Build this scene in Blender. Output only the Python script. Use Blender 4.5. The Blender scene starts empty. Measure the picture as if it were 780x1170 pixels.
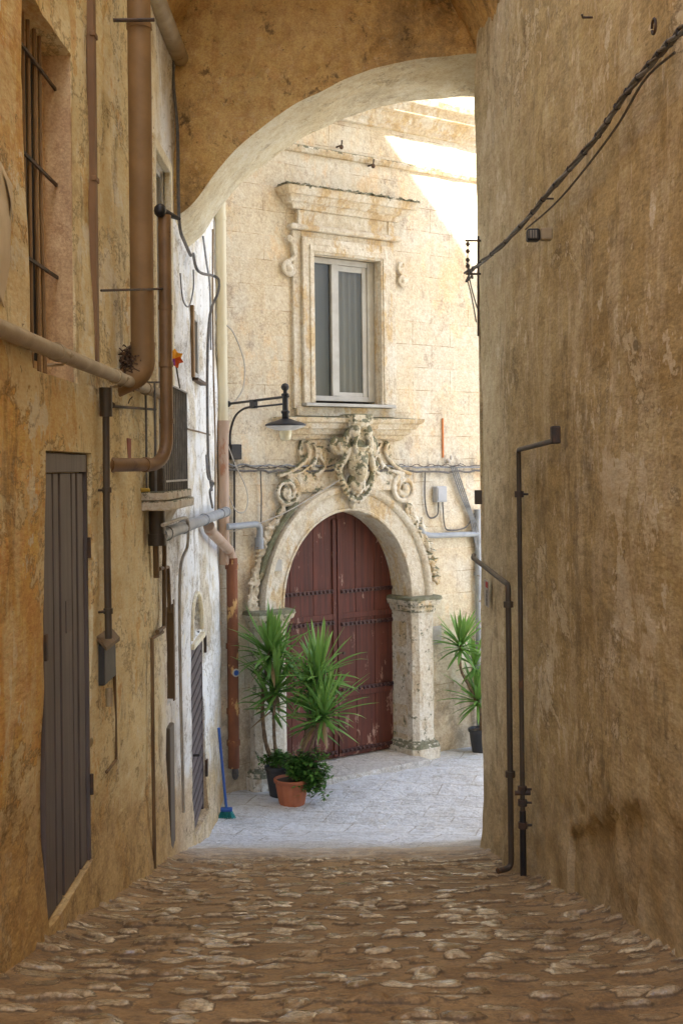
import bpy, bmesh, math, random
import numpy as np
from mathutils import Vector, Matrix, noise as mn
random.seed(7)
R_ = math.radians
scene = bpy.context.scene
COL = scene.collection

# ---------------------------------------------------------------- camera model
F, CX, HY, ROLL = 1400.0, 390.0, 535.0, 0.011
EYE = 3.6
def ray(px, py):
    u, v = px - CX, py - HY
    return Vector(((u - v*ROLL)/F, 1.0, -(u*ROLL + v)/F))
def at_y(px, py, Y):
    r = ray(px, py); return Vector((r.x*Y, Y, EYE + r.z*Y))
LX = -1.36
def on_left(px, py, off=0.0):
    r = ray(px, py); k = (LX+off)/r.x
    return Vector((LX+off, k, EYE + r.z*k))
RA, RB = 1.3 + 0.175/5.63*4.67, -0.175/5.63      # right wall: x = RA + RB*y
def xr(y):
    if y <= 10.3: return RA + RB*y
    return RA + RB*10.3 + (y-10.3)*0.16
def on_right(px, py, off=0.0):
    r = ray(px, py); k = (RA-off)/(r.x - RB)
    return Vector((r.x*k, k, EYE + r.z*k))
TH = R_(36); P0 = Vector((-1.36, 13.6, 0.0))
FM = Matrix.Translation(P0) @ Matrix.Rotation(TH, 4, 'Z')
FMI = FM.inverted()
def on_fac(px, py, d=0.0):
    """pixel -> facade local (t, h) on the plane d metres in front of the wall"""
    r = ray(px, py); e = FMI @ Vector((0, 0, EYE)); q = FMI.to_3x3() @ r
    k = (-d - e.y)/q.y
    p = e + q*k
    return p.x, p.z
def FV(t, d, h): return FM @ Vector((t, -d, h))
def fpt(px, py, d=0.0):
    t, h = on_fac(px, py, d); return FV(t, d, h)
def gz(y):
    s = EYE - (0.913 + 0.222*y)
    lo, hi = 0.0, 1.95
    if s < lo + .12: s = lo + max(0, (s + .12 - lo))**2/(4*.12) if s > lo - .12 else lo
    if s > hi - .1: s = hi - (max(0, hi + .1 - s))**2/(4*.1) if s < hi + .1 else hi
    return s
def on_ground(px, py):
    r = ray(px, py); y = 3.0
    for i in range(4000):
        if EYE + r.z*y <= gz(y): break
        y += .005
    return Vector((r.x*y, y, gz(y)))

# ---------------------------------------------------------------- mesh helpers
WM = {}
class MB:
    def __init__(s): s.v, s.f = [], []
    def add(s, vs, fs):
        n = len(s.v); s.v += [Vector(a) for a in vs]; s.f += [tuple(i+n for i in f) for f in fs]; return s
    def box(s, x0, x1, y0, y1, z0, z1, M=None):
        vs = [Vector((x, y, z)) for z in (z0, z1) for y in (y0, y1) for x in (x0, x1)]
        if M: vs = [M @ a for a in vs]
        return s.add(vs, [(0,2,3,1),(4,5,7,6),(0,1,5,4),(2,6,7,3),(0,4,6,2),(1,3,7,5)])
    def obox(s, c, ax, ay, az, sx, sy, sz):
        c = Vector(c); ax, ay, az = Vector(ax).normalized(), Vector(ay).normalized(), Vector(az).normalized()
        vs = [c + ax*x*sx/2 + ay*y*sy/2 + az*z*sz/2 for z in (-1,1) for y in (-1,1) for x in (-1,1)]
        return s.add(vs, [(0,2,3,1),(4,5,7,6),(0,1,5,4),(2,6,7,3),(0,4,6,2),(1,3,7,5)])
    def tube(s, pts, r, n=10, cap=True, smooth=0):
        pts = [Vector(p) for p in pts]
        if smooth: pts = catmull(pts, smooth)
        rr = r if isinstance(r, (list, tuple)) else None
        m = len(pts); t0 = (pts[1]-pts[0]).normalized()
        up = Vector((0,0,1)) if abs(t0.z) < .9 else Vector((1,0,0))
        nx = t0.cross(up).normalized(); vs = []; pt = t0
        for i, p in enumerate(pts):
            t = (pts[min(i+1, m-1)] - pts[max(i-1, 0)])
            t = t.normalized() if t.length > 1e-9 else pt
            nx = (nx - t*nx.dot(t)).normalized(); ny = t.cross(nx); pt = t
            q = (rr[0] + (rr[-1]-rr[0])*i/(m-1)) if rr and len(rr) == 2 else (rr[i] if rr else r)
            for k in range(n):
                a = 2*math.pi*k/n; vs.append(p + nx*math.cos(a)*q + ny*math.sin(a)*q)
        fs = [(i*n+k, i*n+(k+1)%n, (i+1)*n+(k+1)%n, (i+1)*n+k) for i in range(m-1) for k in range(n)]
        if cap: fs += [tuple(reversed(range(n))), tuple((m-1)*n+k for k in range(n))]
        return s.add(vs, fs)
    def lathe(s, prof, n=24, c=(0,0,0), M=None):
        c = Vector(c); vs = []
        for r, z in prof:
            for k in range(n):
                a = 2*math.pi*k/n; p = Vector((r*math.cos(a), r*math.sin(a), z))
                vs.append((M @ p if M else p) + c)
        m = len(prof)
        fs = [(i*n+k, i*n+(k+1)%n, (i+1)*n+(k+1)%n, (i+1)*n+k) for i in range(m-1) for k in range(n)]
        fs += [tuple(reversed(range(n))), tuple((m-1)*n+k for k in range(n))]
        return s.add(vs, fs)
    def ball(s, c, rx, ry, rz, M=None, n=10):
        prof = []; c = Vector(c); vs = []; m = n//2+1
        for i in range(m+1):
            b = math.pi*i/m
            for k in range(n):
                a = 2*math.pi*k/n
                p = Vector((rx*math.sin(b)*math.cos(a), ry*math.sin(b)*math.sin(a), -rz*math.cos(b)))
                vs.append((M @ p if M else p) + c)
        return s.add(vs, [(i*n+k, i*n+(k+1)%n, (i+1)*n+(k+1)%n, (i+1)*n+k) for i in range(m) for k in range(n)])
    def cornice(s, x0, x1, prof, yb=0.0):
        """prof: (z, projection) from bottom to top; front at y = yb - p, returns mitred"""
        vs = []
        for z, p in prof: vs += [(x0-p, yb+.02, z), (x0-p, yb-p, z), (x1+p, yb-p, z), (x1+p, yb+.02, z)]
        n = len(prof); fs = []
        for i in range(n-1):
            for k in range(3): fs.append((i*4+k, i*4+k+1, i*4+4+k+1, i*4+4+k))
        fs += [(3,2,1,0), tuple((n-1)*4+k for k in range(4))]
        return s.add(vs, fs)
    def xf(s, M): s.v = [M @ a for a in s.v]; return s
def catmull(P, k):
    out = []
    for i in range(len(P)-1):
        a, b, c, d = P[max(i-1,0)], P[i], P[i+1], P[min(i+2, len(P)-1)]
        for j in range(k):
            t = j/k
            out.append(.5*((2*b) + (c-a)*t + (2*a-5*b+4*c-d)*t*t + (3*b-3*c+d-a)*t*t*t))
    out.append(P[-1]); return out
def round_path(P, r, k=5):
    """polyline with its corners rounded (pipe elbows)"""
    P = [Vector(p) for p in P]; out = [P[0]]
    for i in range(1, len(P)-1):
        a, b, c = P[i-1], P[i], P[i+1]
        q = min(r, (a-b).length*.49, (c-b).length*.49)
        p0 = b + (a-b).normalized()*q; p1 = b + (c-b).normalized()*q
        for j in range(k+1):
            t = j/k; out.append(p0*(1-t)**2 + b*2*t*(1-t) + p1*t*t)
    out.append(P[-1]); return out

def tagit(o, label=None, cat=None, group=None, kind=None):
    if label: o['label'] = label
    if cat: o['category'] = cat
    if group: o['group'] = group
    if kind: o['kind'] = kind
    return o
def obj(name, mb, mat, parent=None, origin=None, smooth=None, bevel=0, remesh=0, disp=0):
    me = bpy.data.meshes.new(name)
    if parent is not None: W = WM[parent.name]
    else:
        if origin is None:
            lo = Vector((min(a.x for a in mb.v), min(a.y for a in mb.v), min(a.z for a in mb.v)))
            hi = Vector((max(a.x for a in mb.v), max(a.y for a in mb.v), max(a.z for a in mb.v)))
            origin = Vector(((lo.x+hi.x)/2, (lo.y+hi.y)/2, lo.z))
        W = Matrix.Translation(Vector(origin))
    WI = W.inverted()
    me.from_pydata([tuple(WI @ a) for a in mb.v], [], mb.f); me.update()
    bm = bmesh.new(); bm.from_mesh(me); bmesh.ops.recalc_face_normals(bm, faces=bm.faces); bm.to_mesh(me); bm.free()
    if smooth is not None:
        me.polygons.foreach_set('use_smooth', [True]*len(me.polygons))
        me.set_sharp_from_angle(angle=R_(smooth))
    me.materials.append(mat)
    o = bpy.data.objects.new(name, me); COL.objects.link(o)
    if parent is not None: o.parent = parent
    else: o.matrix_world = W
    WM[o.name] = W
    if bevel:
        b = o.modifiers.new('bevel', 'BEVEL'); b.width = bevel; b.segments = 2; b.limit_method = 'ANGLE'; b.angle_limit = R_(40)
    if remesh:
        b = o.modifiers.new('remesh', 'REMESH'); b.mode = 'VOXEL'; b.voxel_size = remesh; b.use_smooth_shade = True
        b = o.modifiers.new('smooth', 'SMOOTH'); b.factor = .5; b.iterations = 2
    if disp:
        tx = bpy.data.textures.new(name+'_wear', 'CLOUDS'); tx.noise_scale = .05
        b = o.modifiers.new('wear', 'DISPLACE'); b.texture = tx; b.strength = disp; b.mid_level = .5; b.texture_coords = 'LOCAL'
    return o
def thing(name, label, cat, loc=(0,0,0), rz=0, group=None, kind=None):
    o = bpy.data.objects.new(name, None); COL.objects.link(o)
    o.location = loc; o.rotation_euler = (0, 0, rz); o.empty_display_size = .1
    WM[o.name] = Matrix.Translation(Vector(loc)) @ Matrix.Rotation(rz, 4, 'Z')
    return tagit(o, label, cat, group, kind)

# ---------------------------------------------------------------- node helpers
class NT:
    def __init__(s, name):
        s.m = bpy.data.materials.new(name); s.m.use_nodes = True; s.t = s.m.node_tree
        s.p = s.t.nodes['Principled BSDF']; s.tc = s.t.nodes.new('ShaderNodeTexCoord'); s.o = s.tc.outputs['Object']
    def new(s, k): return s.t.nodes.new(k)
    def ln(s, a, b):
        if hasattr(a, 'is_linked') or hasattr(a, 'links'): s.t.links.new(a, b)
        else: b.default_value = a
    def map(s, scale=(1,1,1), loc=(0,0,0), rot=(0,0,0), vec=None):
        n = s.new('ShaderNodeMapping'); n.inputs['Scale'].default_value = scale; n.inputs['Location'].default_value = loc
        n.inputs['Rotation'].default_value = rot
        s.t.links.new(vec or s.o, n.inputs['Vector']); return n.outputs[0]
    def noise(s, scale, detail=4, rough=.55, vec=None, dist=0.0):
        n = s.new('ShaderNodeTexNoise'); n.inputs['Scale'].default_value = scale; n.inputs['Detail'].default_value = max(1.0, min(detail, math.log2(280/scale)))
        n.inputs['Roughness'].default_value = rough; n.inputs['Distortion'].default_value = dist
        s.t.links.new(vec or s.o, n.inputs['Vector']); return n.outputs[0]
    def vor(s, scale, feature='F1', vec=None, out=0, rand=1.0):
        n = s.new('ShaderNodeTexVoronoi'); n.feature = feature; n.inputs['Scale'].default_value = scale
        n.inputs['Randomness'].default_value = rand
        s.t.links.new(vec or s.o, n.inputs['Vector']); return n.outputs[out]
    def step(s, x, a, b):
        n = s.new('ShaderNodeMapRange'); n.interpolation_type = 'SMOOTHSTEP'
        s.ln(x, n.inputs['Value']); n.inputs['From Min'].default_value = a; n.inputs['From Max'].default_value = b
        return n.outputs[0]
    def math(s, op, a, b=0.0):
        n = s.new('ShaderNodeMath'); n.operation = op; s.ln(a, n.inputs[0]); s.ln(b, n.inputs[1]); return n.outputs[0]
    def mix(s, f, a, b, mode='MIX'):
        n = s.new('ShaderNodeMix'); n.data_type = 'RGBA'; n.blend_type = mode
        s.ln(f, n.inputs[0])
        for v, i in ((a, 6), (b, 7)):
            if isinstance(v, tuple): n.inputs[i].default_value = (*v, 1)
            else: s.t.links.new(v, n.inputs[i])
        return n.outputs[2]
    def xyz(s):
        n = s.new('ShaderNodeSeparateXYZ'); s.t.links.new(s.o, n.inputs[0]); return n.outputs
    def attr(s, name):
        n = s.new('ShaderNodeAttribute'); n.attribute_name = name; return n.outputs['Fac']
    def bump(s, h, dist=.01, strength=1.0, prev=None):
        n = s.new('ShaderNodeBump'); n.inputs['Distance'].default_value = dist; n.inputs['Strength'].default_value = strength
        s.t.links.new(h, n.inputs['Height'])
        if prev: s.t.links.new(prev, n.inputs['Normal'])
        return n.outputs[0]
    def fin(s, col, rough=.85, nrm=None, metal=0.0, spec=None):
        if isinstance(col, tuple): s.p.inputs['Base Color'].default_value = (*col, 1)
        else: s.t.links.new(col, s.p.inputs['Base Color'])
        s.ln(rough, s.p.inputs['Roughness']); s.p.inputs['Metallic'].default_value = metal
        if spec is not None: s.p.inputs['Specular IOR Level'].default_value = spec
        if nrm: s.t.links.new(nrm, s.p.inputs['Normal'])
        return s.m

def simple(name, c1, c2=None, scale=8, rough=.6, metal=0.0, stretch=(1,1,1), bump=.002, spec=None, spots=None, spot_t=.62):
    n = NT(name); c2 = c2 or tuple(x*.75 for x in c1)
    v = n.map(stretch)
    f = n.step(n.noise(scale, 5, .6, v), .35, .65)
    c = n.mix(f, c1, c2)
    if spots:
        sp = n.step(n.noise(scale*1.7, 6, .65, n.map(stretch, (3,1,7))), spot_t, spot_t+.05)
        c = n.mix(sp, c, spots)
    b = n.bump(n.noise(scale*4, 4, .6, v), bump, .8)
    return n.fin(c, rough, b, metal, spec)
ROLLSIGN = 1; EXPOSURE = 2.1
# ---------------------------------------------------------------- materials
def plaster(name, ca, cb, cpatch, cdark, far=None, patch=(.56,.60), streak=.5, dark_amt=.6, low=None, scale=1.0, zone=None, bumpk=1.0, pits=True, near=None, chip=None, aniso=True, peel=None):
    n = NT(name); gp = n.new('ShaderNodeNewGeometry'); n.o = gp.outputs['Position']; X, Y, Z = n.xyz()
    if aniso: n.o = n.map((1, .36, 1))
    big = n.step(n.noise(.9*scale, 4, .6), .38, .62)
    c = n.mix(big, ca, cb)
    if near:
        col, a, b, amp = near
        yy = n.math('ADD', Y, n.math('MULTIPLY', n.math('SUBTRACT', n.noise(.8, 5, .65, n.map((1,1,.5))), .5), amp))
        c = n.mix(n.step(yy, a, b), c, col)
    # limewash layers running with the rain: vertically stretched noise
    vs = n.map((1, 1, .10 if aniso else .8)); vs2 = n.map((1, 1, .26), (4,2,9))
    st = n.step(n.noise(9*scale, 6, .7, vs), .46, .60)
    c = n.mix(n.math('MULTIPLY', st, streak), c, cpatch)
    # flaked patches with hard ragged edges
    pn = n.noise(1.9*scale, 8, .72, n.map((1,1,.55), (1,5,3)), .3)
    pm = n.step(pn, patch[0], patch[1]); pm2 = n.step(n.noise(5.2*scale, 8, .74, vs2, .2), .575, .59)
    c = n.mix(n.math('MULTIPLY', pm, .8), c, cpatch)
    c = n.mix(n.math('MULTIPLY', pm2, .55), c, cb)
    if far:
        cf, cf2, a, b, wob = far
        yy = n.math('ADD', Y, n.math('MULTIPLY', n.math('SUBTRACT', n.noise(1.3, 7, .7, n.map((1,1,.35), (2,2,2))), .5), wob))
        fm = n.step(yy, a, b)
        wash = n.mix(n.step(n.noise(3.1, 7, .68, n.map((1,1,.4), (7,7,1))), .50, .60), cf, cf2)
        c = n.mix(n.math('MULTIPLY', fm, .95), c, wash)
    chn = n.noise(13*scale, 8, .78, n.map((1,1,.30 if aniso else .9), (6,4,1)))
    if peel:
        for (py_, pz_, ry_, rz_, am_) in peel:
            dy = n.math('MULTIPLY', n.math('SUBTRACT', Y, py_), 1/ry_); dz = n.math('MULTIPLY', n.math('SUBTRACT', Z, pz_), 1/rz_)
            rr = n.math('SQRT', n.math('ADD', n.math('MULTIPLY', dy, dy), n.math('MULTIPLY', dz, dz)))
            bst = n.math('MULTIPLY', n.step(rr, 1.0, .2), am_)
            pk = n.step(n.math('ADD', n.noise(6.5, 8, .72, n.map((1,1,.34), (2,2,py_))), bst), .645, .66)
            c = n.mix(n.math('MULTIPLY', pk, .75), c, chip or cpatch)
    chm = n.math('MULTIPLY', n.step(chn, .60, .615), n.step(n.noise(1.5, 4, .6, n.map((1,1,.7), (3,8,8))), .44, .56))
    c = n.mix(n.math('MULTIPLY', chm, .75), c, chip or cpatch)
    scr = n.math('MULTIPLY', n.step(n.noise(34, 3, .6, n.map((1,1,.12 if aniso else .7), (5,2,2))), .60, .64), n.step(n.noise(2.2, 5, .7, n.map((1,1,.6), (2,0,8))), .5, .6))
    c = n.mix(n.math('MULTIPLY', scr, .5), c, chip or cpatch)
    dch = n.step(n.noise(19*scale, 8, .8, n.map((1,1,.45), (1,9,5))), .655, .67)
    c = n.mix(n.math('MULTIPLY', dch, .65), c, cdark)
    # dark mineral streaks and damp blotches
    dk = n.step(n.noise(6*scale, 7, .75, n.map((1,1,.13 if aniso else .8), (9,3,5)), .1), .56, .66)
    c = n.mix(n.math('MULTIPLY', dk, dark_amt), c, cdark)
    bl = n.step(n.noise(1.1*scale, 6, .7, n.map((1,1,.8), (11,1,2))), .50, .68)
    c = n.mix(n.math('MULTIPLY', bl, dark_amt*.75), c, cdark)
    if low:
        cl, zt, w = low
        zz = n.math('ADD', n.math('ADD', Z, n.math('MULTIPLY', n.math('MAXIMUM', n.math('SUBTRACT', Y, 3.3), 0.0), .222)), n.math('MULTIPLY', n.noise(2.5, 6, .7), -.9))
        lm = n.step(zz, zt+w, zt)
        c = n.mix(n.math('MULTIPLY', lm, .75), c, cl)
    # worn rim where a paint layer stops
    rim = n.math('MULTIPLY', n.step(pn, patch[0]-.012, patch[0]), n.step(pn, patch[1]+.004, patch[0]))
    c = n.mix(n.math('MULTIPLY', rim, .5), c, cdark)
    g = n.noise(70, 5, .7)
    c = n.mix(.26, c, n.mix(n.step(g, .3, .7), (.22,.2,.18), (.85,.82,.78)), 'OVERLAY')
    m2 = n.noise(11, 8, .78, n.map((1,1,.7)))
    c = n.mix(.30, c, n.mix(n.step(m2, .35, .65), (.25,.23,.2), (.8,.78,.75)), 'OVERLAY')
    if pits:
        pt = n.step(n.vor(3.7, vec=n.map((1,1,.6))), .07, .045)
        pt = n.math('MULTIPLY', pt, n.step(n.noise(2, 2), .5, .6))
        c = n.mix(n.math('MULTIPLY', pt, .8), c, cdark)
    b = n.bump(n.noise(3.5, 7, .60), .038*bumpk, .8)
    b = n.bump(n.noise(22, 7, .7), .003*bumpk, .7, b)
    b = n.bump(n.math('ADD', pm, chm), .006, -.9, b)
    return n.fin(c, .88, b, spec=.25)

M = {}
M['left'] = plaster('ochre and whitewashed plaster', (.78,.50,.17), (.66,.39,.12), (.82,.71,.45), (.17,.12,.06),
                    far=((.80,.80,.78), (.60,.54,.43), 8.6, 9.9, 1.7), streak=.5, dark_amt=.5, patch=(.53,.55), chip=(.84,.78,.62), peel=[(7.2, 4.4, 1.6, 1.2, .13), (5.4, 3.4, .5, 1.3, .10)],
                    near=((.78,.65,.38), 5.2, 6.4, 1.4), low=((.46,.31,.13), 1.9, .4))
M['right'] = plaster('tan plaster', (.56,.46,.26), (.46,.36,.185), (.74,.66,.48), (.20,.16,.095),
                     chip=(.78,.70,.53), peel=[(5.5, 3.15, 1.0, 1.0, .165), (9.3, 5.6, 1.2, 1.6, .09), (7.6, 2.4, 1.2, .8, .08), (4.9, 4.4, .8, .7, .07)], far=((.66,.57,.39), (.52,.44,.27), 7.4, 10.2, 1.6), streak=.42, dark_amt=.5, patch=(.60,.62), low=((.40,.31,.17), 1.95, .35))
M['spandrel'] = plaster('brown rubble render', (.58,.36,.13), (.64,.42,.17), (.68,.50,.27), (.10,.065,.035), streak=.12, dark_amt=.7, patch=(.6,.66), aniso=False, bumpk=3.5, pits=False)
M['soffit'] = plaster('cream limewash', (.72,.63,.44), (.76,.70,.54), (.60,.48,.28), (.33,.26,.16), streak=.25, dark_amt=.4, aniso=False, patch=(.62,.66), pits=False)
M['reveal'] = plaster('pink plaster', (.56,.39,.22), (.60,.43,.26), (.48,.30,.16), (.25,.15,.08), streak=.2, dark_amt=.3, patch=(.66,.7), pits=False)

def facade_mat():
    n = NT('coursed limestone'); X, Y, Z = n.xyz()
    cmb = n.new('ShaderNodeCombineXYZ'); wob = n.math('MULTIPLY', n.math('SUBTRACT', n.noise(1.6, 4), .5), .035)
    n.ln(n.math('ADD', X, wob), cmb.inputs[0]); n.ln(n.math('ADD', Z, wob), cmb.inputs[1]); n.ln(0.0, cmb.inputs[2])
    br = n.new('ShaderNodeTexBrick'); n.t.links.new(cmb.outputs[0], br.inputs['Vector'])
    br.inputs['Scale'].default_value = 1; br.inputs['Brick Width'].default_value = .62; br.inputs['Row Height'].default_value = .285
    br.inputs['Mortar Size'].default_value = .006; br.inputs['Mortar Smooth'].default_value = .7
    br.inputs['Color1'].default_value = (.60,.505,.36,1); br.inputs['Color2'].default_value = (.63,.56,.435,1); br.inputs['Mortar'].default_value = (.66,.54,.39,1)
    c = br.outputs['Color']
    c = n.mix(n.math('MULTIPLY', n.step(n.noise(.8, 6, .65), .45, .62), .7), c, (.64,.61,.535))
    c = n.mix(n.math('MULTIPLY', n.step(n.noise(1.7, 7, .7, n.map((1,1,.5), (5,0,2))), .52, .62), .55), c, (.72,.52,.30))
    mv = n.step(n.noise(3.2, 8, .75, n.map((1,1,.7), (1,2,8))), .57, .64)
    c = n.mix(n.math('MULTIPLY', mv, .6), c, (.40,.32,.25))
    gr = n.step(n.noise(30, 5, .75, n.map((1,1,.8))), .5, .66)
    gm = n.step(n.noise(1.3, 5, .7, n.map((1,1,1), (8,3,0))), .52, .62)
    c = n.mix(n.math('MULTIPLY', n.math('MULTIPLY', gr, gm), .6), c, (.30,.26,.22))
    # damp, peeled foot of the wall
    zz = n.math('ADD', Z, n.math('MULTIPLY', n.noise(2.2, 6, .7), -1.0))
    lo = n.step(zz, .45, .30)
    c = n.mix(n.math('MULTIPLY', lo, .75), c, n.mix(n.step(n.noise(5, 6, .7), .4, .6), (.36,.29,.20), (.56,.47,.34)))
    # darker blotches in a band along the wires
    so = n.math('MULTIPLY', n.step(n.math('ABSOLUTE', n.math('SUBTRACT', Z, 3.62)), .28, .02), n.step(n.noise(7, 6, .72, n.map((1,1,.5))), .5, .62))
    c = n.mix(n.math('MULTIPLY', so, .65), c, (.22,.19,.16))
    pit = n.math('MULTIPLY', n.step(n.vor(2.6), .085, .06), n.step(n.noise(1.9, 2), .48, .56))
    c = n.mix(n.math('MULTIPLY', pit, .8), c, (.30,.20,.12))
    c = n.mix(.28, c, n.mix(n.step(n.noise(45, 5, .7), .3, .7), (.25,.23,.2), (.8,.78,.75)), 'OVERLAY')
    mor = n.math('MULTIPLY', br.outputs['Fac'], n.step(n.noise(1.9, 5, .7, n.map((1,1,1), (3,9,1))), .47, .60))
    c = n.mix(n.math('MULTIPLY', mor, .9), c, (.30,.22,.13))
    fl = n.step(n.noise(9, 9, .8, n.map((1,1,.8), (2,2,7))), .585, .60)
    c = n.mix(n.math('MULTIPLY', fl, .3), c, (.50,.41,.30))
    rs = n.math('MULTIPLY', n.step(n.noise(5, 7, .75, n.map((1,1,.22), (7,1,7))), .56, .66), .55)
    c = n.mix(n.math('MULTIPLY', rs, .55), c, (.54,.41,.25))
    c = n.mix(.25, c, n.mix(n.step(n.noise(13, 8, .78), .35, .65), (.27,.25,.22), (.76,.75,.73)), 'OVERLAY')
    b = n.bump(mor, .012, -1)
    b = n.bump(n.noise(5, 7, .65), .03, .7, b); b = n.bump(n.noise(35, 6, .7), .006, .8, b)
    b = n.bump(fl, .008, -.8, b); b = n.bump(lo, .02, -.8, b); b = n.bump(pit, .02, -.8, b)
    return n.fin(c, .9, b, spec=.2)
M['facade'] = facade_mat()
def carved(name, moss=0.0, base=(.60,.53,.41), ochre=(.56,.40,.20)):
    n = NT(name); g = n.new('ShaderNodeNewGeometry')
    c = n.mix(n.step(n.noise(3, 6, .65), .42, .62), base, (.68,.63,.53))
    c = n.mix(n.math('MULTIPLY', n.step(n.noise(5, 7, .7, n.map((1,1,.4), (2,6,1))), .50, .62), .75), c, ochre)
    c = n.mix(n.math('MULTIPLY', n.step(n.noise(12, 6, .75, n.map((1,1,.6), (9,2,4))), .56, .66), .4), c, (.36,.29,.21))
    if moss:
        sp = n.new('ShaderNodeSeparateXYZ'); n.t.links.new(g.outputs['Normal'], sp.inputs[0])
        mm = n.math('ADD', n.math('MULTIPLY', sp.outputs[2], .35), n.noise(9, 7, .75))
        mm = n.step(mm, .60-moss*.2, .68-moss*.2)
        c = n.mix(n.math('MULTIPLY', mm, .9), c, n.mix(n.noise(20), (.10,.12,.05), (.17,.16,.12)))
    c = n.mix(.28, c, n.mix(n.step(n.noise(26, 8, .78), .36, .64), (.22,.2,.18), (.8,.78,.75)), 'OVERLAY')
    b = n.bump(n.noise(14, 7, .7), .03, .9); b = n.bump(n.noise(60, 4, .7), .004, .8, b)
    return n.fin(c, .9, b, spec=.2)
M['carved'] = carved('carved limestone'); M['moss'] = carved('mossy limestone', 1.0); M['carvedo'] = carved('ochre carved limestone', .25, (.60,.49,.33), (.50,.35,.17))
M['darkmoss'] = carved('lichen dark limestone', 1.4, (.36,.32,.22), (.25,.22,.12))

def cobble_mat():
    n = NT('cobbles'); X, Y, Z = n.xyz(); s = n.attr('stone'); rv = n.attr('tone')
    dirt = n.mix(n.step(n.noise(3, 6, .7), .4, .6), (.24,.145,.06), (.34,.22,.10))
    dirt = n.mix(n.math('MULTIPLY', n.step(n.noise(17, 6, .75), .5, .62), .5), dirt, (.12,.08,.045))
    st = n.mix(rv, (.27,.195,.10), (.54,.43,.27))
    st = n.mix(n.math('MULTIPLY', n.step(n.noise(25, 6, .7), .5, .65), .6), st, (.24,.17,.10))
    jt = n.math('MULTIPLY', n.step(s, .0, .25), n.step(s, .75, .35))
    dirt = n.mix(n.math('MULTIPLY', jt, .7), dirt, (.085,.06,.035))
    m = n.math('MULTIPLY', n.step(s, .45, .8), n.step(n.noise(2.2, 6, .72, n.map((1,1,1), (3,3,3))), .40, .52))
    c = n.mix(m, dirt, st)
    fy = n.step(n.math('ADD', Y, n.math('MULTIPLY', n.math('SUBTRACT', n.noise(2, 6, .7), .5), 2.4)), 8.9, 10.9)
    c = n.mix(n.math('MULTIPLY', fy, .65), c, n.mix(n.noise(8, 5, .7), (.52,.47,.40), (.70,.67,.61)))  # street pales towards the court: paler ground, partly brighter light put into colour
    c = n.mix(.35, c, n.mix(n.step(n.noise(60, 5, .7), .3, .7), (.25,.23,.2), (.8,.78,.75)), 'OVERLAY')
    r = n.math('ADD', n.math('MULTIPLY', m, -.56), n.math('ADD', .58, n.math('MULTIPLY', n.noise(30, 4), .2)))
    b = n.bump(n.noise(12, 6, .65), .02, .7); b = n.bump(n.noise(70, 5, .7), .004, .8, b)
    n.t.links.new(n.math('MULTIPLY', m, n.step(n.noise(9, 4, .6), .42, .58)), n.p.inputs['Coat Weight'])
    return n.fin(c, r, b, spec=.5)
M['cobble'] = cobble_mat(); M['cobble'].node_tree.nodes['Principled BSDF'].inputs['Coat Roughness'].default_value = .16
def paving_mat():
    n = NT('worn pale paving')
    wv = n.new('ShaderNodeMix'); wv.data_type = 'VECTOR'; wv.inputs[0].default_value = .04
    nz = n.new('ShaderNodeTexNoise'); nz.inputs['Scale'].default_value = 2.2; nz.inputs['Detail'].default_value = 4; n.t.links.new(n.o, nz.inputs['Vector'])
    n.t.links.new(n.map((1,1,0), rot=(0,0,R_(14))), wv.inputs[4]); n.t.links.new(nz.outputs['Color'], wv.inputs[5])
    br = n.new('ShaderNodeTexBrick'); n.t.links.new(wv.outputs[1], br.inputs['Vector']); br.inputs['Scale'].default_value = 1
    br.inputs['Brick Width'].default_value = .62; br.inputs['Row Height'].default_value = .40; br.inputs['Mortar Size'].default_value = .010; br.inputs['Mortar Smooth'].default_value = .6
    br.offset_frequency = 2; br.inputs['Color1'].default_value = (.80,.82,.84,1); br.inputs['Color2'].default_value = (.68,.70,.72,1); br.inputs['Mortar'].default_value = (.6,.6,.58,1)
    c = n.mix(n.math('MULTIPLY', n.step(n.noise(2.5, 6, .7), .45, .6), .6), br.outputs['Color'], (.62,.62,.61))
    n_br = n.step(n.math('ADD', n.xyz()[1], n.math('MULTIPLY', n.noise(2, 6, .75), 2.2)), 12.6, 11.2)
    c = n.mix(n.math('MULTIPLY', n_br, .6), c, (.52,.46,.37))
    st = n.step(n.noise(6, 8, .8, n.map((1,1.6,1))), .53, .58)
    c = n.mix(n.math('MULTIPLY', st, .5), c, (.42,.40,.37))
    c = n.mix(n.math('MULTIPLY', n.step(n.noise(15, 5, .8, n.map((1,1.8,1),(3,3,3))), .58, .62), .5), c, (.86,.87,.87))
    mo = n.math('MULTIPLY', br.outputs['Fac'], n.step(n.noise(2.3, 4), .44, .54)); c = n.mix(n.math('MULTIPLY', mo, .6), c, (.33,.30,.26))
    c = n.mix(.4, c, n.mix(n.step(n.noise(50, 5, .75), .3, .7), (.2,.19,.18), (.85,.83,.8)), 'OVERLAY')
    b = n.bump(mo, .015, -.9); b = n.bump(n.noise(7, 7, .76), .10, 1.0, b); b = n.bump(st, .01, -.8, b)
    return n.fin(c, .6, b, spec=.4)
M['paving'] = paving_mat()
M['earth'] = simple('earth', (.35,.31,.25), (.28,.24,.19), 2, .95)

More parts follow.
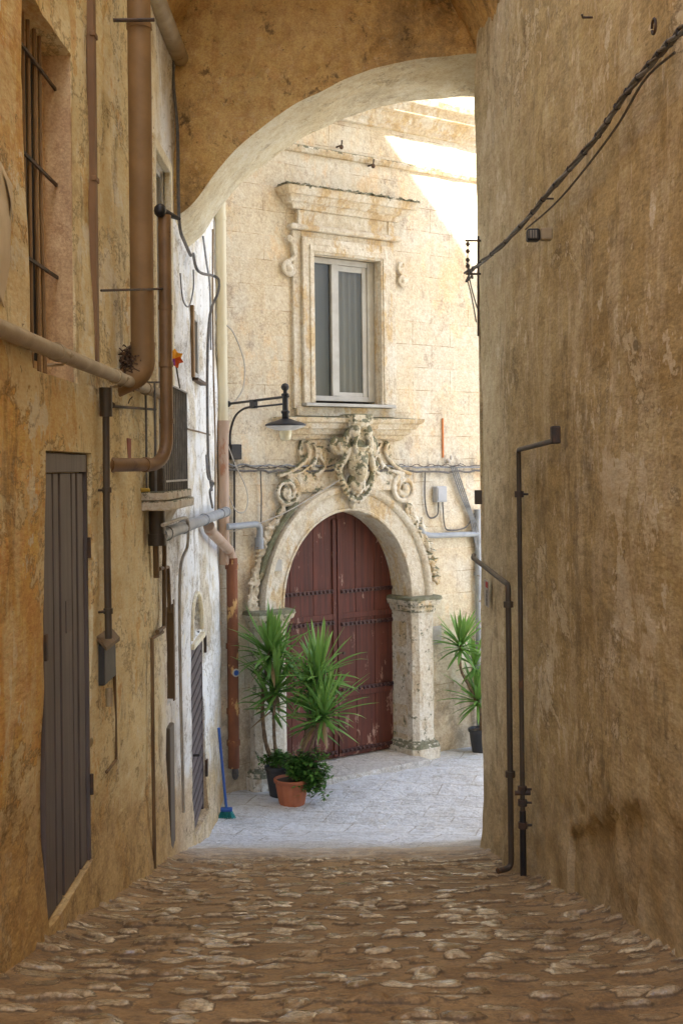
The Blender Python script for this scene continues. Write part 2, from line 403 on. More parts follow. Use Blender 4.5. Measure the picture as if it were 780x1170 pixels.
def wood(name, c1, c2, worn, wt=.62, rough=.6, grain=(30,30,1.2)):
    n = NT(name)
    v = n.map(grain); g = n.noise(1, 7, .65, v)
    c = n.mix(n.step(g, .35, .65), c1, c2)
    X, Y, Z = n.xyz()
    w = n.step(n.math('ADD', n.noise(7, 8, .75, n.map((1,1,.35))), n.math('MULTIPLY', n.step(Z, 1.4, 0.0), .06)), wt, wt+.03)
    c = n.mix(n.math('MULTIPLY', w, .75), c, worn)
    c = n.mix(n.math('MULTIPLY', n.step(n.noise(2, 5, .6), .42, .62), .4), c, tuple(x*.55 for x in c1))
    b = n.bump(g, .004, .8); b = n.bump(w, .002, -1, b)
    return n.fin(c, rough, b, spec=.35)
M['maroon'] = wood('maroon door paint', (.125,.032,.019), (.062,.018,.012), (.40,.26,.20), .61)
M['greywood'] = wood('grey brown door paint', (.155,.125,.115), (.115,.092,.085), (.26,.21,.17), .68)
M['slats'] = wood('weathered slats', (.13,.10,.095), (.09,.07,.068), (.2,.16,.13), .66)
M['brownpipe'] = simple('brown painted metal', (.27,.155,.06), (.21,.12,.045), 3, .65, spots=(.16,.08,.03), spot_t=.66)
M['copper'] = simple('coppery painted pipe', (.24,.135,.055), (.17,.095,.04), 4, .5, .1, spots=(.12,.06,.03), spot_t=.64)
M['greypvc'] = simple('grey plastic pipe', (.33,.35,.37), (.24,.26,.28), 6, .45, spots=(.18,.14,.10), spot_t=.62)
M['ochrepvc'] = simple('dusty ochre pipe', (.42,.33,.20), (.33,.25,.14), 6, .6, spots=(.17,.11,.06), spot_t=.62)
M['creampipe'] = simple('cream painted pipe', (.72,.66,.47), (.62,.55,.38), 3, .5, stretch=(1,1,.3), spots=(.40,.32,.2), spot_t=.66)
M['pinkpipe'] = simple('faded pink pipe', (.46,.33,.25), (.38,.26,.18), 3, .55, stretch=(1,1,.3), spots=(.33,.15,.08), spot_t=.62)
M['rust'] = simple('rusty pipe', (.24,.085,.035), (.14,.05,.025), 5, .8, stretch=(1,1,.4), spots=(.55,.33,.13), spot_t=.56)
M['dullpipe'] = simple('dull steel conduit', (.105,.08,.055), (.07,.055,.038), 6, .55, .3, stretch=(1,1,.3), spots=(.16,.08,.04))
M['stainpipe'] = simple('stained conduit', (.20,.12,.05), (.13,.08,.035), 6, .7, stretch=(1,1,.3), spots=(.10,.06,.03))
M['black'] = simple('black iron', (.022,.022,.024), (.035,.03,.028), 10, .5, .3)
M['blackrust'] = simple('rusted black iron', (.05,.04,.033), (.10,.055,.03), 14, .75)
M['railing'] = simple('grey iron rail', (.20,.20,.20), (.13,.13,.13), 9, .5, .3)
M['cable'] = simple('dusty cable', (.10,.095,.09), (.16,.14,.12), 30, .7)
M['greycable'] = simple('grey cable', (.25,.26,.27), (.17,.17,.17), 20, .6)
M['white'] = simple('white painted frame', (.47,.46,.42), (.40,.38,.34), 6, .45)
M['glass'] = simple('window glass', (.13,.15,.17), (.10,.12,.14), 1.2, .08, spec=.8, bump=0)
M['shutter'] = simple('drawn grey blind', (.17,.165,.16), (.14,.135,.13), 2, .5, stretch=(6,6,.3))
M['curtain'] = simple('grey curtain', (.30,.29,.27), (.22,.215,.20), 2.4, .8, stretch=(9,9,.2))
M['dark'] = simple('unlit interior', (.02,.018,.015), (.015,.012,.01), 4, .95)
M['terracotta'] = simple('terracotta', (.46,.15,.065), (.38,.12,.055), 7, .75, spots=(.5,.30,.2), spot_t=.66)
M['blackpot'] = simple('black plastic pot', (.03,.032,.036), (.045,.045,.05), 7, .5)
M['soil'] = simple('soil', (.06,.04,.028), (.09,.06,.04), 30, .95, bump=.01)
M['trunk'] = simple('yucca bark', (.24,.16,.09), (.13,.085,.05), 22, .9, bump=.012)
M['stem'] = simple('green brown stem', (.10,.09,.04), (.07,.06,.03), 12, .8)
M['blue'] = simple('blue plastic', (.015,.07,.30), (.02,.09,.34), 5, .45)
M['teal'] = simple('teal bristles', (.02,.22,.22), (.03,.30,.28), 40, .8)
M['cloth'] = simple('yellowed plastic sheet', (.74,.62,.42), (.66,.53,.34), 4, .6)
M['meter'] = simple('weathered dark box', (.05,.05,.045), (.03,.03,.027), 8, .6, spots=(.25,.2,.13), spot_t=.66)
M['nest'] = simple('dry twigs', (.11,.06,.03), (.06,.035,.02), 50, .95)
M['yellow'] = simple('yellow petals', (.85,.38,.02), (.9,.45,.03), 8, .5)
M['orange'] = simple('orange petals', (.75,.10,.03), (.8,.16,.03), 8, .5)
M['purple'] = simple('purple petals', (.30,.06,.35), (.25,.05,.3), 8, .5)
M['label'] = simple('dull plaque', (.50,.47,.42), (.40,.37,.33), 14, .6)
M['red'] = simple('red ink', (.5,.04,.03), (.4,.03,.03), 14, .6)
M['rustmark'] = simple('rust stained iron', (.32,.08,.02), (.22,.06,.02), 20, .9)
def leaf(name, a, b, tip):
    n = NT(name); r = n.attr('tone')
    c = n.mix(n.math('MINIMUM', r, 1.0), a, b); X, Y, Z = n.xyz()
    c = n.mix(n.math('MULTIPLY', n.step(n.noise(6, 3), .5, .7), .35), c, tip)
    c = n.mix(n.step(r, 1.2, 1.8), c, (.30,.20,.09))
    n.p.inputs['Transmission Weight'].default_value = 0
    n.p.inputs['Subsurface Weight'].default_value = 0
    m = n.fin(c, .42, None, spec=.45)
    tr = n.new('ShaderNodeBsdfTranslucent'); n.ln(c, tr.inputs[0]); mx = n.new('ShaderNodeMixShader'); mx.inputs[0].default_value = .25
    n.t.links.new(n.p.outputs[0], mx.inputs[1]); n.t.links.new(tr.outputs[0], mx.inputs[2])
    n.t.links.new(mx.outputs[0], n.t.nodes['Material Output'].inputs[0]); return m
M['yucca'] = leaf('yucca leaf', (.09,.22,.04), (.24,.42,.09), (.25,.40,.11))
M['shrub'] = leaf('shrub leaf', (.04,.12,.025), (.13,.28,.05), (.12,.22,.05))
M['lampglass'] = simple('frosted lamp glass', (.75,.70,.50), (.65,.58,.36), 9, .2, spec=.6)
M['lampwhite'] = simple('lamp enamel', (.72,.73,.72), (.6,.6,.6), 9, .3)
M['carvedgrey'] = carved('worn grey limestone', .15, (.66,.60,.49), (.50,.40,.27))
M['moss2'] = carved('mossed carved stone', .62, (.62,.54,.38), (.42,.30,.16))
M['doorstud'] = simple('painted iron band', (.06,.022,.02), (.045,.018,.017), 14, .35, .3, spots=(.2,.09,.05))
M['greypvc2'] = simple('pale grey plastic', (.42,.43,.45), (.36,.37,.39), 6, .5)
M['orangerust'] = simple('orange rust', (.60,.20,.05), (.45,.16,.05), 20, .9)
def glasst():
    n = NT('thin window glass'); g = n.new('ShaderNodeBsdfGlossy'); g.inputs['Roughness'].default_value = .03; g.inputs['Color'].default_value = (.9,.9,.9,1)
    t = n.new('ShaderNodeBsdfTransparent'); t.inputs[0].default_value = (.86,.86,.84,1); fr = n.new('ShaderNodeFresnel'); fr.inputs[0].default_value = 1.22
    mx = n.new('ShaderNodeMixShader'); n.t.links.new(fr.outputs[0], mx.inputs[0]); n.t.links.new(t.outputs[0], mx.inputs[1]); n.t.links.new(g.outputs[0], mx.inputs[2])
    n.t.links.new(mx.outputs[0], n.t.nodes['Material Output'].inputs[0]); return n.m
M['glasst'] = glasst()
M['rustboard'] = simple('red brown duct', (.24,.13,.055), (.17,.09,.04), 5, .7, stretch=(1,1,.3))
M['greyconduit'] = simple('dusty grey conduit', (.42,.38,.31), (.30,.26,.20), 6, .6)
M['brassy'] = simple('yellow plastic cap', (.55,.38,.05), (.45,.3,.05), 6, .5)
M['redrust'] = simple('red rust', (.30,.06,.02), (.2,.05,.02), 12, .8)
M['cableglass'] = simple('dirty lamp lens', (.30,.26,.20), (.22,.19,.14), 12, .25)
# ---------------------------------------------------------------- setting: ground
def axis(segs):
    out = []
    for a, b, st in segs:
        k = max(1, int(round((b-a)/st))); out += [a + (b-a)*i/k for i in range(k)]
    out.append(segs[-1][1]); return out
def with_edges(ax, edges, e=.0015):
    s = [x for x in ax if all(abs(x-q) > .012 for q in edges)]
    for q in edges: s += [q-e, q+e]
    return sorted(s)
def gridmesh(us, vs, fn, keep=None):
    mb = MB(); nu, nv = len(us), len(vs)
    mb.v = [fn(u, v) for v in vs for u in us]
    for j in range(nv-1):
        for i in range(nu-1):
            if keep and not keep((us[i]+us[i+1])/2, (vs[j]+vs[j+1])/2): continue
            mb.f.append((j*nu+i, j*nu+i+1, (j+1)*nu+i+1, (j+1)*nu+i))
    return mb

big = MB(); big.box(-150, 150, -150, 150, -.4, -.06)
tagit(obj('ground', big, M['earth'], origin=(0,0,0)), kind='structure')

def court_z(x, y):
    return gz(y) + mn.noise((x*1.1, y*1.1, 8))*.035 + mn.noise((x*5, y*5, 2))*.012 + mn.noise((x*17, y*17, 2))*.004
def cobbles():
    rng = np.random.default_rng(3)
    xs = np.arange(-1.48, 1.62, .0135); ys = np.concatenate([np.arange(-6, 3.5, .25), np.arange(3.5, 7.5, .013), np.arange(7.5, 10.395, .024), [10.40]])
    Xg, Yg = np.meshgrid(xs, ys)
    cw, ch = .15, .12
    H = np.zeros_like(Xg); T = np.zeros_like(Xg); S = np.zeros_like(Xg)
    ci = np.floor(Xg/cw).astype(int); cj = np.floor(Yg/ch).astype(int)
    I0, J0 = ci.min()-2, cj.min()-2; NI, NJ = ci.max()-I0+4, cj.max()-J0+4
    jx = rng.uniform(.2,.8,(NJ,NI)); jy = rng.uniform(.3,.7,(NJ,NI)); ax = rng.uniform(.30,.60,(NJ,NI))*cw; ay = rng.uniform(.28,.50,(NJ,NI))*ch
    hh = rng.uniform(-.010,.024,(NJ,NI)); tn = rng.random((NJ,NI)); an = rng.uniform(-.35,.35,(NJ,NI)); pw = rng.uniform(2.2,3.6,(NJ,NI))
    tx = rng.normal(0,.05,(NJ,NI)); ty = rng.normal(-.06,.12,(NJ,NI)); ph = rng.uniform(0,6.28,(NJ,NI))
    off = rng.random(NJ)*.7
    for dj in (-1,0,1):
        for di in (-1,0,1):
            jj = cj+dj-J0; ii = ci+di-I0
            sx = (ci+di+jx[jj,ii]+off[jj])*cw; sy = (cj+dj+jy[jj,ii])*ch
            dx, dy = Xg-sx, Yg-sy; a = an[jj,ii]
            u = (dx*np.cos(a)+dy*np.sin(a))/ax[jj,ii]; v = (-dx*np.sin(a)+dy*np.cos(a))/ay[jj,ii]
            th = np.arctan2(v, u); wob = 1 + .12*np.sin(3*th+ph[jj,ii]) + .07*np.sin(5*th+2*ph[jj,ii])
            p = pw[jj,ii]
            d = (np.abs(u)**p + np.abs(v)**p)**(1/p)/wob
            prof = np.clip(1-d**6, -.2, 1)
            h = hh[jj,ii]*prof + np.where(d<1, (dx*tx[jj,ii] + dy*ty[jj,ii]), 0)
            ok = (d < 1.04) & (hh[jj,ii] > 0)
            upd = ok & (h > H - .0) & (S < .99*np.clip((1.04-d)*6,0,1)+1e-6)
            H = np.where(upd, np.maximum(H, h), H); T = np.where(upd, tn[jj,ii], T); S = np.where(upd, np.clip((1.04-d)*6,0,1), S)
    fade = np.clip((10.4-Yg)/1.2, .45, 1)
    co = np.empty((Xg.size, 3)); k = 0
    S *= fade
    flatX, flatY = Xg.ravel(), Yg.ravel(); Hf = (H*fade).ravel()
    for k in range(Xg.size):
        x, y = flatX[k], flatY[k]
        n1 = mn.noise((x*1.4, y*1.4, 3.0))*.024 + mn.noise((x*6, y*6, 1.0))*.006 + mn.noise((x*22, y*22, 1.0))*.0035
        step = ((y*1.0) % .95)/.95
        ridge = .022*math.exp(-((step-.5)/.07)**2)*(1 if 3.3 < y < 10 else 0)*(.6+.6*mn.noise((x*2, y, 7)))*fade.ravel()[k]
        edge = max(0, abs(x+.05)-1.02); 
        zz = gz(y) + Hf[k] + n1 + ridge + edge*edge*.5*(1 if y > 2 else 0)
        if y > 9.8: bl = min(1, (y-9.8)/.58); bl = bl*bl*(3-2*bl); zz = zz*(1-bl) + court_z(x, y)*bl
        co[k] = (x, y, zz)
    ny, nx = Xg.shape
    idx = np.arange(nx*ny).reshape(ny, nx)
    fa = np.stack([idx[:-1,:-1], idx[:-1,1:], idx[1:,1:], idx[1:,:-1]], -1).reshape(-1, 4)
    me = bpy.data.meshes.new('cobbled_street'); me.from_pydata(co.tolist(), [], fa.tolist()); me.update()
    me.polygons.foreach_set('use_smooth', [True]*len(me.polygons))
    for nm, arr in (('stone', S), ('tone', T)):
        at = me.attributes.new(nm, 'FLOAT', 'POINT'); at.data.foreach_set('value', arr.ravel().astype(np.float32))
    me.materials.append(M['cobble'])
    o = bpy.data.objects.new('cobbled_street', me); COL.objects.link(o); tagit(o, kind='structure')
cobbles()

cx = axis([(-1.5, 3.2, .03), (3.2, 40, 2.0)]); cy = axis([(10.40, 17.5, .03), (17.5, 40, 3)])
mb = gridmesh(cx, cy, lambda x, y: Vector((x, y, court_z(x, y))))
tagit(obj('courtyard_paving', mb, M['paving'], origin=(0,0,0), smooth=60), kind='structure')

# ---------------------------------------------------------------- left house
def rect_from_px(a, b, off=0.0):
    p, q = on_left(*a, off), on_left(*b, off)
    return [min(p.y,q.y), max(p.y,q.y), min(p.z,q.z), max(p.z,q.z)]
barwin = rect_from_px((24, 0), (87, 420)); barwin[2] = on_left(60, 425).z - .02; barwin[3] = on_left(22, 12).z + .16
neardoor = rect_from_px((49, 515), (103, 700)); neardoor[2] = on_left(56, 1060).z
baldoor = [8.95, 9.72, on_left(188, 560).z, on_left(188, 194).z]
slitwin = rect_from_px((220, 350), (230, 437))
darkniche = rect_from_px((190, 695), (198, 798))
archniche = rect_from_px((218, 687), (230, 722))
slatdoor = rect_from_px((218, 738), (233, 800)); slatdoor[2] = gz(slatdoor[0]) + .05
RE = [(barwin, .16), (neardoor, .05), (baldoor, .12), (slitwin, .10), (darkniche, .22), (slatdoor, .06)]
def arch_in(y, z):
    a = archniche; c = (a[0]+a[1])/2; r = (a[1]-a[0])/2; zs = a[3]-r*.9
    if not (a[0] < y < a[1] and z > a[2]): return False
    return z < zs or ((y-c)/r)**2 + ((z-zs)/(r*.9))**2 < 1
def rag(y, z, s=1): return mn.noise((y*3.1, z*3.1, 5*s))*.02
def wallnoise(y, z, seed):
    return (mn.noise((y*.45, z*.45, seed))*.045 + mn.noise((y*1.7, z*1.7, seed+3))*.018 +
            mn.noise((y*6, z*3.5, seed+6))*.007 + mn.noise((y*19, z*9, seed+9))*.0028)
def left_fn(y, z):
    d = 0
    for (a, dd) in RE:
        if a[0] < y < a[1] and a[2] < z < a[3]: d = dd; break
    if arch_in(y, z): d = .09
    n = wallnoise(y, z, 1.0)*(1 if d == 0 else .35)
    # plaster layer that stops along a ragged line: thicker render near the camera
    e = 5.42 + mn.noise((0, z*1.3, 4))*.12
    if y < e and d == 0: n += .022
    if z < gz(y)+.45 and d == 0: n += .03*max(0, 1-(z-gz(y))/.45)
    return Vector((LX - d + n, y, z))
ye = []; ze = []
for a, dd in RE: ye += a[:2]; ze += a[2:]
ys = with_edges(axis([(-6, 3.4, .6), (3.4, 13.9, .034)]), ye); zs = with_edges(axis([(-.1, 8.3, .034), (8.3, 9.2, .3)]), ze)
LH = thing('house', 'left house with ochre plaster near and whitewash farther, lining the covered passage', 'house', (LX, 8.0, 0))
mb = gridmesh(ys, zs, left_fn)
mb.box(-7, LX-.42, -6, 8.9, -.1, 9.2); mb.box(-7, LX-.42, 8.9, 17.5, -.1, 14.3); mb.box(LX-.43, LX-.01, -6, 8.9, 9.15, 9.25); mb.box(LX-.42, LX-.02, 8.9, 13.9, 9.2, 14.35)  # unseen tops: low near to let skylight in, tall beyond to shade the facade
wl = obj('wall', mb, M['left'], LH, smooth=38)
# pink rendered window reveal (far side of the deep opening) and its back
mb = MB(); a = barwin
mb.box(LX-.155, LX-.012, a[1]-.006, a[1]+.02, a[2], a[3]); 
mb.box(LX-.18, LX-.15, a[0]+.3, a[1]-.004, a[2], a[3])
obj('window_reveal', mb, M['reveal'], LH)
def part_empty(name, parent, label=None):
    o = bpy.data.objects.new(name, None); COL.objects.link(o); o.parent = parent; WM[o.name] = WM[parent.name]
    if label: o['label'] = label
    return o
mb = MB(); mb.box(LX-.175, LX-.147, a[0]+.01, 6.12, a[2]+.1, a[3]-.1)
win = obj('window', mb, M['dark'], LH, bevel=.003); win['label'] = 'barred window in a deep pink recess'
for k in range(4):
    y = (5.70, 5.80, 5.92, 6.02)[k]; m2 = MB()
    m2.tube([(LX-.10+.004*k, y, a[2]), (LX-.10, y+.004, (a[2]+a[3])/2), (LX-.10, y, a[3])], .010, 6)
    obj('window_bar', m2, M['brownpipe'], win, smooth=50)
for py in (95, 205, 312, -8):
    z = on_left(60, py, -.08).z; m2 = MB()
    m2.obox((LX-.088, (a[0]+a[1])/2+.01, z), (0,1,0), (1,0,0), (0,0,1), (a[1]-a[0])-.02, .012, .016)
    obj('crossbar', m2, M['blackrust'], win)
mb = MB(); mb.tube([(LX-.05, a[0]+.05, a[2]), (LX-.05, a[0]+.05, a[3]-.4)], .022, 6)
obj('casing', mb, M['stainpipe'], win)

# near door: tall grey boards
def door_near():
    a = neardoor; root = part_empty('door', LH, 'tall grey-brown plank door with dark grooves')
    x = LX-.045; w = a[1]-a[0]
    mb = MB(); mb.box(x-.03, x, a[0]+.004, a[1]-.004, a[2]+.003, a[3]-.004); obj('panel', mb, M['dark'], root)
    fr = MB(); fr.box(x, x+.04, a[0]+.005, a[0]+.035, a[2]+.003, a[3]-.006); fr.box(x, x+.04, a[1]-.035, a[1]-.005, a[2]+.003, a[3]-.006)
    fr.box(x+.001, x+.041, a[0]+.037, a[1]-.037, a[3]-.10, a[3]-.007); obj('frame', fr, M['greywood'], root, bevel=.004)
    cuts = [0.0, .24, .38, .40, .68, .80, .82, 1.0]; ins = [a[0]+.04 + (w-.08)*c for c in cuts]
    segs = [(0,1),(1,2),(3,4),(4,5),(6,7)]
    for i, j in segs:
        b = MB(); b.box(x+.002, x+.026, ins[i]+.013, ins[j]-.013, a[2]+.006, a[3]-.104); obj('board', b, M['greywood'], root, bevel=.004)
    k = MB(); k.box(x+.026, x+.030, ins[3]+.1, ins[3]+.22, a[2]+.0+1.28, a[2]+1.44); obj('patch', k, M['slats'], root)
    for zz in (.35, 1.62):
        h = MB(); h.tube([(x+.046, a[1]-.015, a[2]+zz), (x+.046, a[1]-.015, a[2]+zz+.11)], .012, 8); obj('hinge', h, M['blackrust'], root)
    h = MB(); h.box(x+.04, x+.052, a[0]+.006, a[0]+.04, a[2]+1.22, a[2]+1.34); obj('keyhole_plate', h, M['blackrust'], root)
door_near()

# balcony door, slit window, slatted door
def glazed(a, depth, fw, name, label, mull=False):
    root = part_empty(name, LH, label); x = LX - depth + .01
    fr = MB()
    fr.box(x, x+.05, a[0]+.004, a[0]+fw, a[2]+.004, a[3]-.004); fr.box(x, x+.05, a[1]-fw, a[1]-.004, a[2]+.004, a[3]-.004)
    fr.box(x+.001, x+.049, a[0]+fw+.001, a[1]-fw-.001, a[3]-fw, a[3]-.005); fr.box(x+.001, x+.049, a[0]+fw+.001, a[1]-fw-.001, a[2]+.005, a[2]+fw)
    if mull: fr.box(x+.002, x+.044, (a[0]+a[1])/2-.02, (a[0]+a[1])/2+.02, a[2]+fw+.001, a[3]-fw-.001)
    obj('frame', fr, M['white'], root, bevel=.004)
    g = MB(); g.box(x+.012, x+.02, a[0]+fw, a[1]-fw, a[2]+fw, a[3]-fw); obj('pane', g, M['glass'], root)
    return root
glazed(baldoor, .10, .05, 'balcony_door', 'white framed glazed door behind the balcony', True)
s = MB(); s.box(LX-.02, LX+.035, baldoor[0]-.09, baldoor[0]-.004, baldoor[2], baldoor[3]+.09); s.box(LX-.02, LX+.035, baldoor[1]+.004, baldoor[1]+.10, baldoor[2], baldoor[3]+.09)
s.box(LX-.02, LX+.034, baldoor[0]-.003, baldoor[1]+.003, baldoor[3]+.003, baldoor[3]+.09); obj('door_surround', s, M['soffit'], LH, bevel=.008)
sw = glazed(slitwin, .08, .08, 'window', 'narrow white framed window high on the whitewashed wall')
s = MB(); s.box(LX-.01, LX+.05, slitwin[0]-.04, slitwin[1]+.04, slitwin[2]-.03, slitwin[2]-.002); obj('sill', s, M['blackrust'], sw)
s = MB(); s.box(LX-.005, LX+.02, slitwin[0]-.10, slitwin[0]-.003, slitwin[2], slitwin[3]); obj('shutter', s, M['brownpipe'], sw)
def slat_door():
    a = slatdoor; root = part_empty('door', LH, 'narrow dark slatted door at the foot of the whitewashed wall'); x = LX-.05
    p = MB(); p.box(x-.01, x+.012, a[0]+.003, a[1]-.003, a[2]+.003, a[3]-.003); obj('leaf', p, M['slats'], root)
    n = 15; H = a[3]-a[2]
    for i in range(n):
        z = a[2] + H*(i+.5)/n; b = MB()
        b.obox((x+.024, (a[0]+a[1])/2, z), (0, 1, .12), (1,0,0), (0,-.12,1), (a[1]-a[0])-.09, .022, H/n*.78); obj('slat', b, M['slats'], root)
    f = MB(); f.box(x+.012, x+.04, a[0]+.004, a[0]+.05, a[2]+.004, a[3]-.004); f.box(x+.012, x+.04, a[1]-.05, a[1]-.004, a[2]+.004, a[3]-.004)
    f.box(x+.013, x+.039, a[0]+.051, a[1]-.051, a[3]-.05, a[3]-.005); obj('frame', f, M['slats'], root, bevel=.003)
    h = MB(); c = Vector((x+.05, a[0]+.09, a[2]+H*.42)); h.tube([c, c+Vector((.05,0,0)), c+Vector((.052,.11,0))], .011, 8); obj('handle', h, M['black'], root)
    for zz in (.18, .88):
        h = MB(); h.box(LX+.005, LX+.03, a[1]-.01, a[1]+.05, a[2]+H*zz, a[2]+H*zz+.16); obj('hinge', h, M['blackrust'], root)
slat_door()
a = darkniche; mb = MB(); mb.box(LX-.20, LX-.17, a[0]+.003, a[1]-.003, a[2]+.003, a[3]-.003); nb = obj('niche', mb, M['dark'], LH); nb['label'] = 'tall dark slot opening with a brown jamb'
mb = MB(); mb.box(LX-.10, LX+.012, a[1]-.005, a[1]+.055, a[2]-.02, a[3]+.03); obj('jamb', mb, M['stainpipe'], nb, bevel=.005)
a = archniche; mb = MB(); mb.box(LX-.03, LX+.035, a[0]-.05, a[1]+.05, a[2]-.05, a[2]-.005)
c = (a[0]+a[1])/2; r = (a[1]-a[0])/2; zs_ = a[3]-r*.9
mb.tube([(LX+.006, c-(r+.03)*math.cos(t), zs_+(r+.03)*.92*math.sin(t)) for t in [math.pi*i/12 for i in range(13)]], .022, 6)
ni = obj('niche', mb, M['soffit'], LH, smooth=40); ni['label'] = 'small round topped shrine niche above the slatted door'
mb = MB(); z0 = a[2]; mb.lathe([(.035,0),(.045,.03),(.03,.10),(.038,.16),(.02,.22),(.026,.25),(.001,.285)], 10, (LX-.05, c, z0)); obj('figurine', mb, M['carved'], ni, smooth=50)

# balcony on the left house
BX = LX + .17; by0, by1 = 8.25, 9.45; bz = on_left(200, 560, .17).z; bt = on_left(200, 442, .17).z
bal = part_empty('balcony', LH, 'shallow iron railed balcony on a moulded stone corbel')
mb = MB(); mb.box(LX-.02, BX+.03, by0-.03, by1+.03, bz-.06, bz); obj('slab', mb, M['carvedgrey'], bal, bevel=.01)
mb = MB(); mb.add([(LX-.02,by0+.30,bz-.062),(BX-.02,by0+.30,bz-.062),(BX-.02,by1-.02,bz-.062),(LX-.02,by1-.02,bz-.062),
                   (LX-.02,by0+.5,bz-.26),(LX+.04,by0+.5,bz-.28),(LX+.04,by1-.12,bz-.28),(LX-.02,by1-.12,bz-.26)],
                  [(0,3,2,1),(4,5,6,7),(0,1,5,4),(1,2,6,5),(2,3,7,6),(3,0,4,7)])
mb.box(LX-.02, BX+.05, by0-.02, by1+.03, bz-.13, bz-.063)
obj('corbel', mb, M['carvedgrey'], bal, bevel=.012)
for q in ((BX-.012, BX+.012, by0, by1, bt-.012, bt), (BX-.01, BX+.01, by0, by1, bz+.06, bz+.075), (LX, BX-.013, by0-.001, by0+.02, bt-.012, bt), (LX, BX-.013, by1-.02, by1+.001, bt-.012, bt)):
    rl = MB(); rl.box(*q); obj('rail', rl, M['railing'], bal)
n = 12
for i in range(n+1):
    b = MB(); y = by0 + (by1-by0)*i/n; b.tube([(BX, y, bz-.01), (BX, y, bt-.006)], .007, 6); obj('baluster', b, M['railing'], bal)
for x, yy in ((LX+.05, by1), (LX+.11, by1), (LX+.05, by0), (LX+.11, by0)):
    b = MB(); b.tube([(x, yy, bz-.01), (x, yy, bt-.006)], .008, 6); obj('baluster', b, M['railing'], bal)

# ---------------------------------------------------------------- right house
RH = thing('house', 'right house with one tall blank wall of stained tan plaster', 'house', (1.3, 6.0, 0))
def right_fn(y, z):
    n = wallnoise(y, z, 21.0)*1.1
    g = gz(y); k = z-g
    if k < .55 and y < 10.3: n += .05*max(0, 1-k/.55)**1.5 + .02*mn.noise((y*4, z*4, 2))
    if 5.4 < y < 6.9 and k < .62 - .25*(y-5.4)/1.5 + mn.noise((y*5, 0, 1))*.06: n -= .035     # lost render at the foot
    rx = xr(y)
    c = max(0, 1-abs(y-10.3)/.09); rx += .03*c*c                                               # worn corner
    return Vector((rx + .035 - n, y, z))
ys = axis([(-6, 3.4, .6), (3.4, 11.1, .034)]); zs = axis([(-.1, 8.3, .034), (8.3, 14.3, .6)])
mb = gridmesh(ys, zs, right_fn)
mb.box(1.9, 7.5, -6, 11.099, -.1, 14.3); mb.box(xr(11.1)-.0, 1.95, 11.05, 11.1, -.1, 14.3); mb.box(1.2, 1.95, -6, 11.09, 14.25, 14.35)  # unseen bulk, high and wide enough for its roof edge to shade the facade
obj('wall', mb, M['right'], RH, smooth=40)

# ---------------------------------------------------------------- archway: vault, end wall and arch soffit
AW = thing('archway', 'brown vaulted archway with a cream arch soffit closing the passage overhead', 'archway', (-.1, 10.3, 0))
fr_px = [(206.7,257),(217,236),(244,200),(271,170),(298,146),(325,127),(351.5,111.5),(400,88),(438,75.5),(485,66.5),(540,62)]
re_px = [(218,294),(230,270),(244,248),(268,218),(298,191),(330,168),(360,150),(392,136),(430,123.5),(478,114.5),(540,111)]
def curve(pxs, Y):
    P = [at_y(a, b, Y) for a, b in pxs]
    P[0].x = LX - .12; P += [Vector((1.7, Y, P[-1].z-.005))]
    P = catmull(P, 10); P.sort(key=lambda p: p.x); return P
CF, CB = curve(fr_px, 10.3), curve(re_px, 11.1)
def zc(C, x):
    for i in range(len(C)-1):
        if C[i].x <= x <= C[i+1].x:
            t = (x-C[i].x)/max(1e-9, C[i+1].x-C[i].x); return C[i].z + (C[i+1].z-C[i].z)*t
    return C[0].z if x < C[0].x else C[-1].z
xs = axis([(LX-.12, 1.5, .03)])
def face(C, Y, sgn, top=8.6, rough=1.0):
    nr = 70; mb = MB()
    for j in range(nr+1):
        for x in xs:
            b = zc(C, x) + mn.noise((x*4, 1, 3))*.012; z = b + (top-b)*(j/nr)
            w = min(1, j/4)
            d = (mn.noise((x*1.6, z*2.3, 6))*.11 + abs(mn.noise((x*4.2, z*7, 9)))*-.10 + mn.noise((x*11, z*14, 2))*.03 + mn.noise((x*30, z*30, 2))*.005)*w*rough
            mb.v.append(Vector((x, Y + sgn*abs(0)*0 - sgn*(-d), z)))
    nx = len(xs)
    mb.f = [(j*nx+i, j*nx+i+1, (j+1)*nx+i+1, (j+1)*nx+i) for j in range(nr) for i in range(nx-1)]
    return mb
obj('end_wall', face(CF, 10.3, -1), M['spandrel'], AW, smooth=60)
bk = face(CB, 11.1, 1, 14.3, .2); obj('rear_wall', bk, M['facade'], AW, smooth=60)
mb = MB(); ny = 22
for j in range(ny+1):
    t = j/ny
    for x in xs:
        z = (zc(CF, x)+mn.noise((x*4,1,3))*.012)*(1-t) + (zc(CB, x)+mn.noise((x*4,1,3))*.012)*t
        w = min(t, 1-t)*2
        mb.v.append(Vector((x, 10.3+.8*t, z + w*(mn.noise((x*2.5, t*2, 4))*.03 + mn.noise((x*9, t*5, 4))*.010))))
nx = len(xs); mb.f = [(j*nx+i, j*nx+i+1, (j+1)*nx+i+1, (j+1)*nx+i) for j in range(ny) for i in range(nx-1)]
obj('arch_soffit', mb, M['soffit'], AW, smooth=60)
mb = MB(); ny = 50; na = 60
for j in range(ny+1):
    y = 8.9 + 1.48*j/ny
    for i in range(na+1):
        t = math.pi*i/na; rr = 1 + mn.noise((math.cos(t)*4, y*2.2, math.sin(t)*4))*.035 - abs(mn.noise((math.cos(t)*9, y*6, 5)))*.03 + mn.noise((t*14, y*14, 2))*.005
        mb.v.append(Vector((-.12 - 1.36*math.cos(t)*rr, y, 6.72 + 1.36*math.sin(t)*rr)))
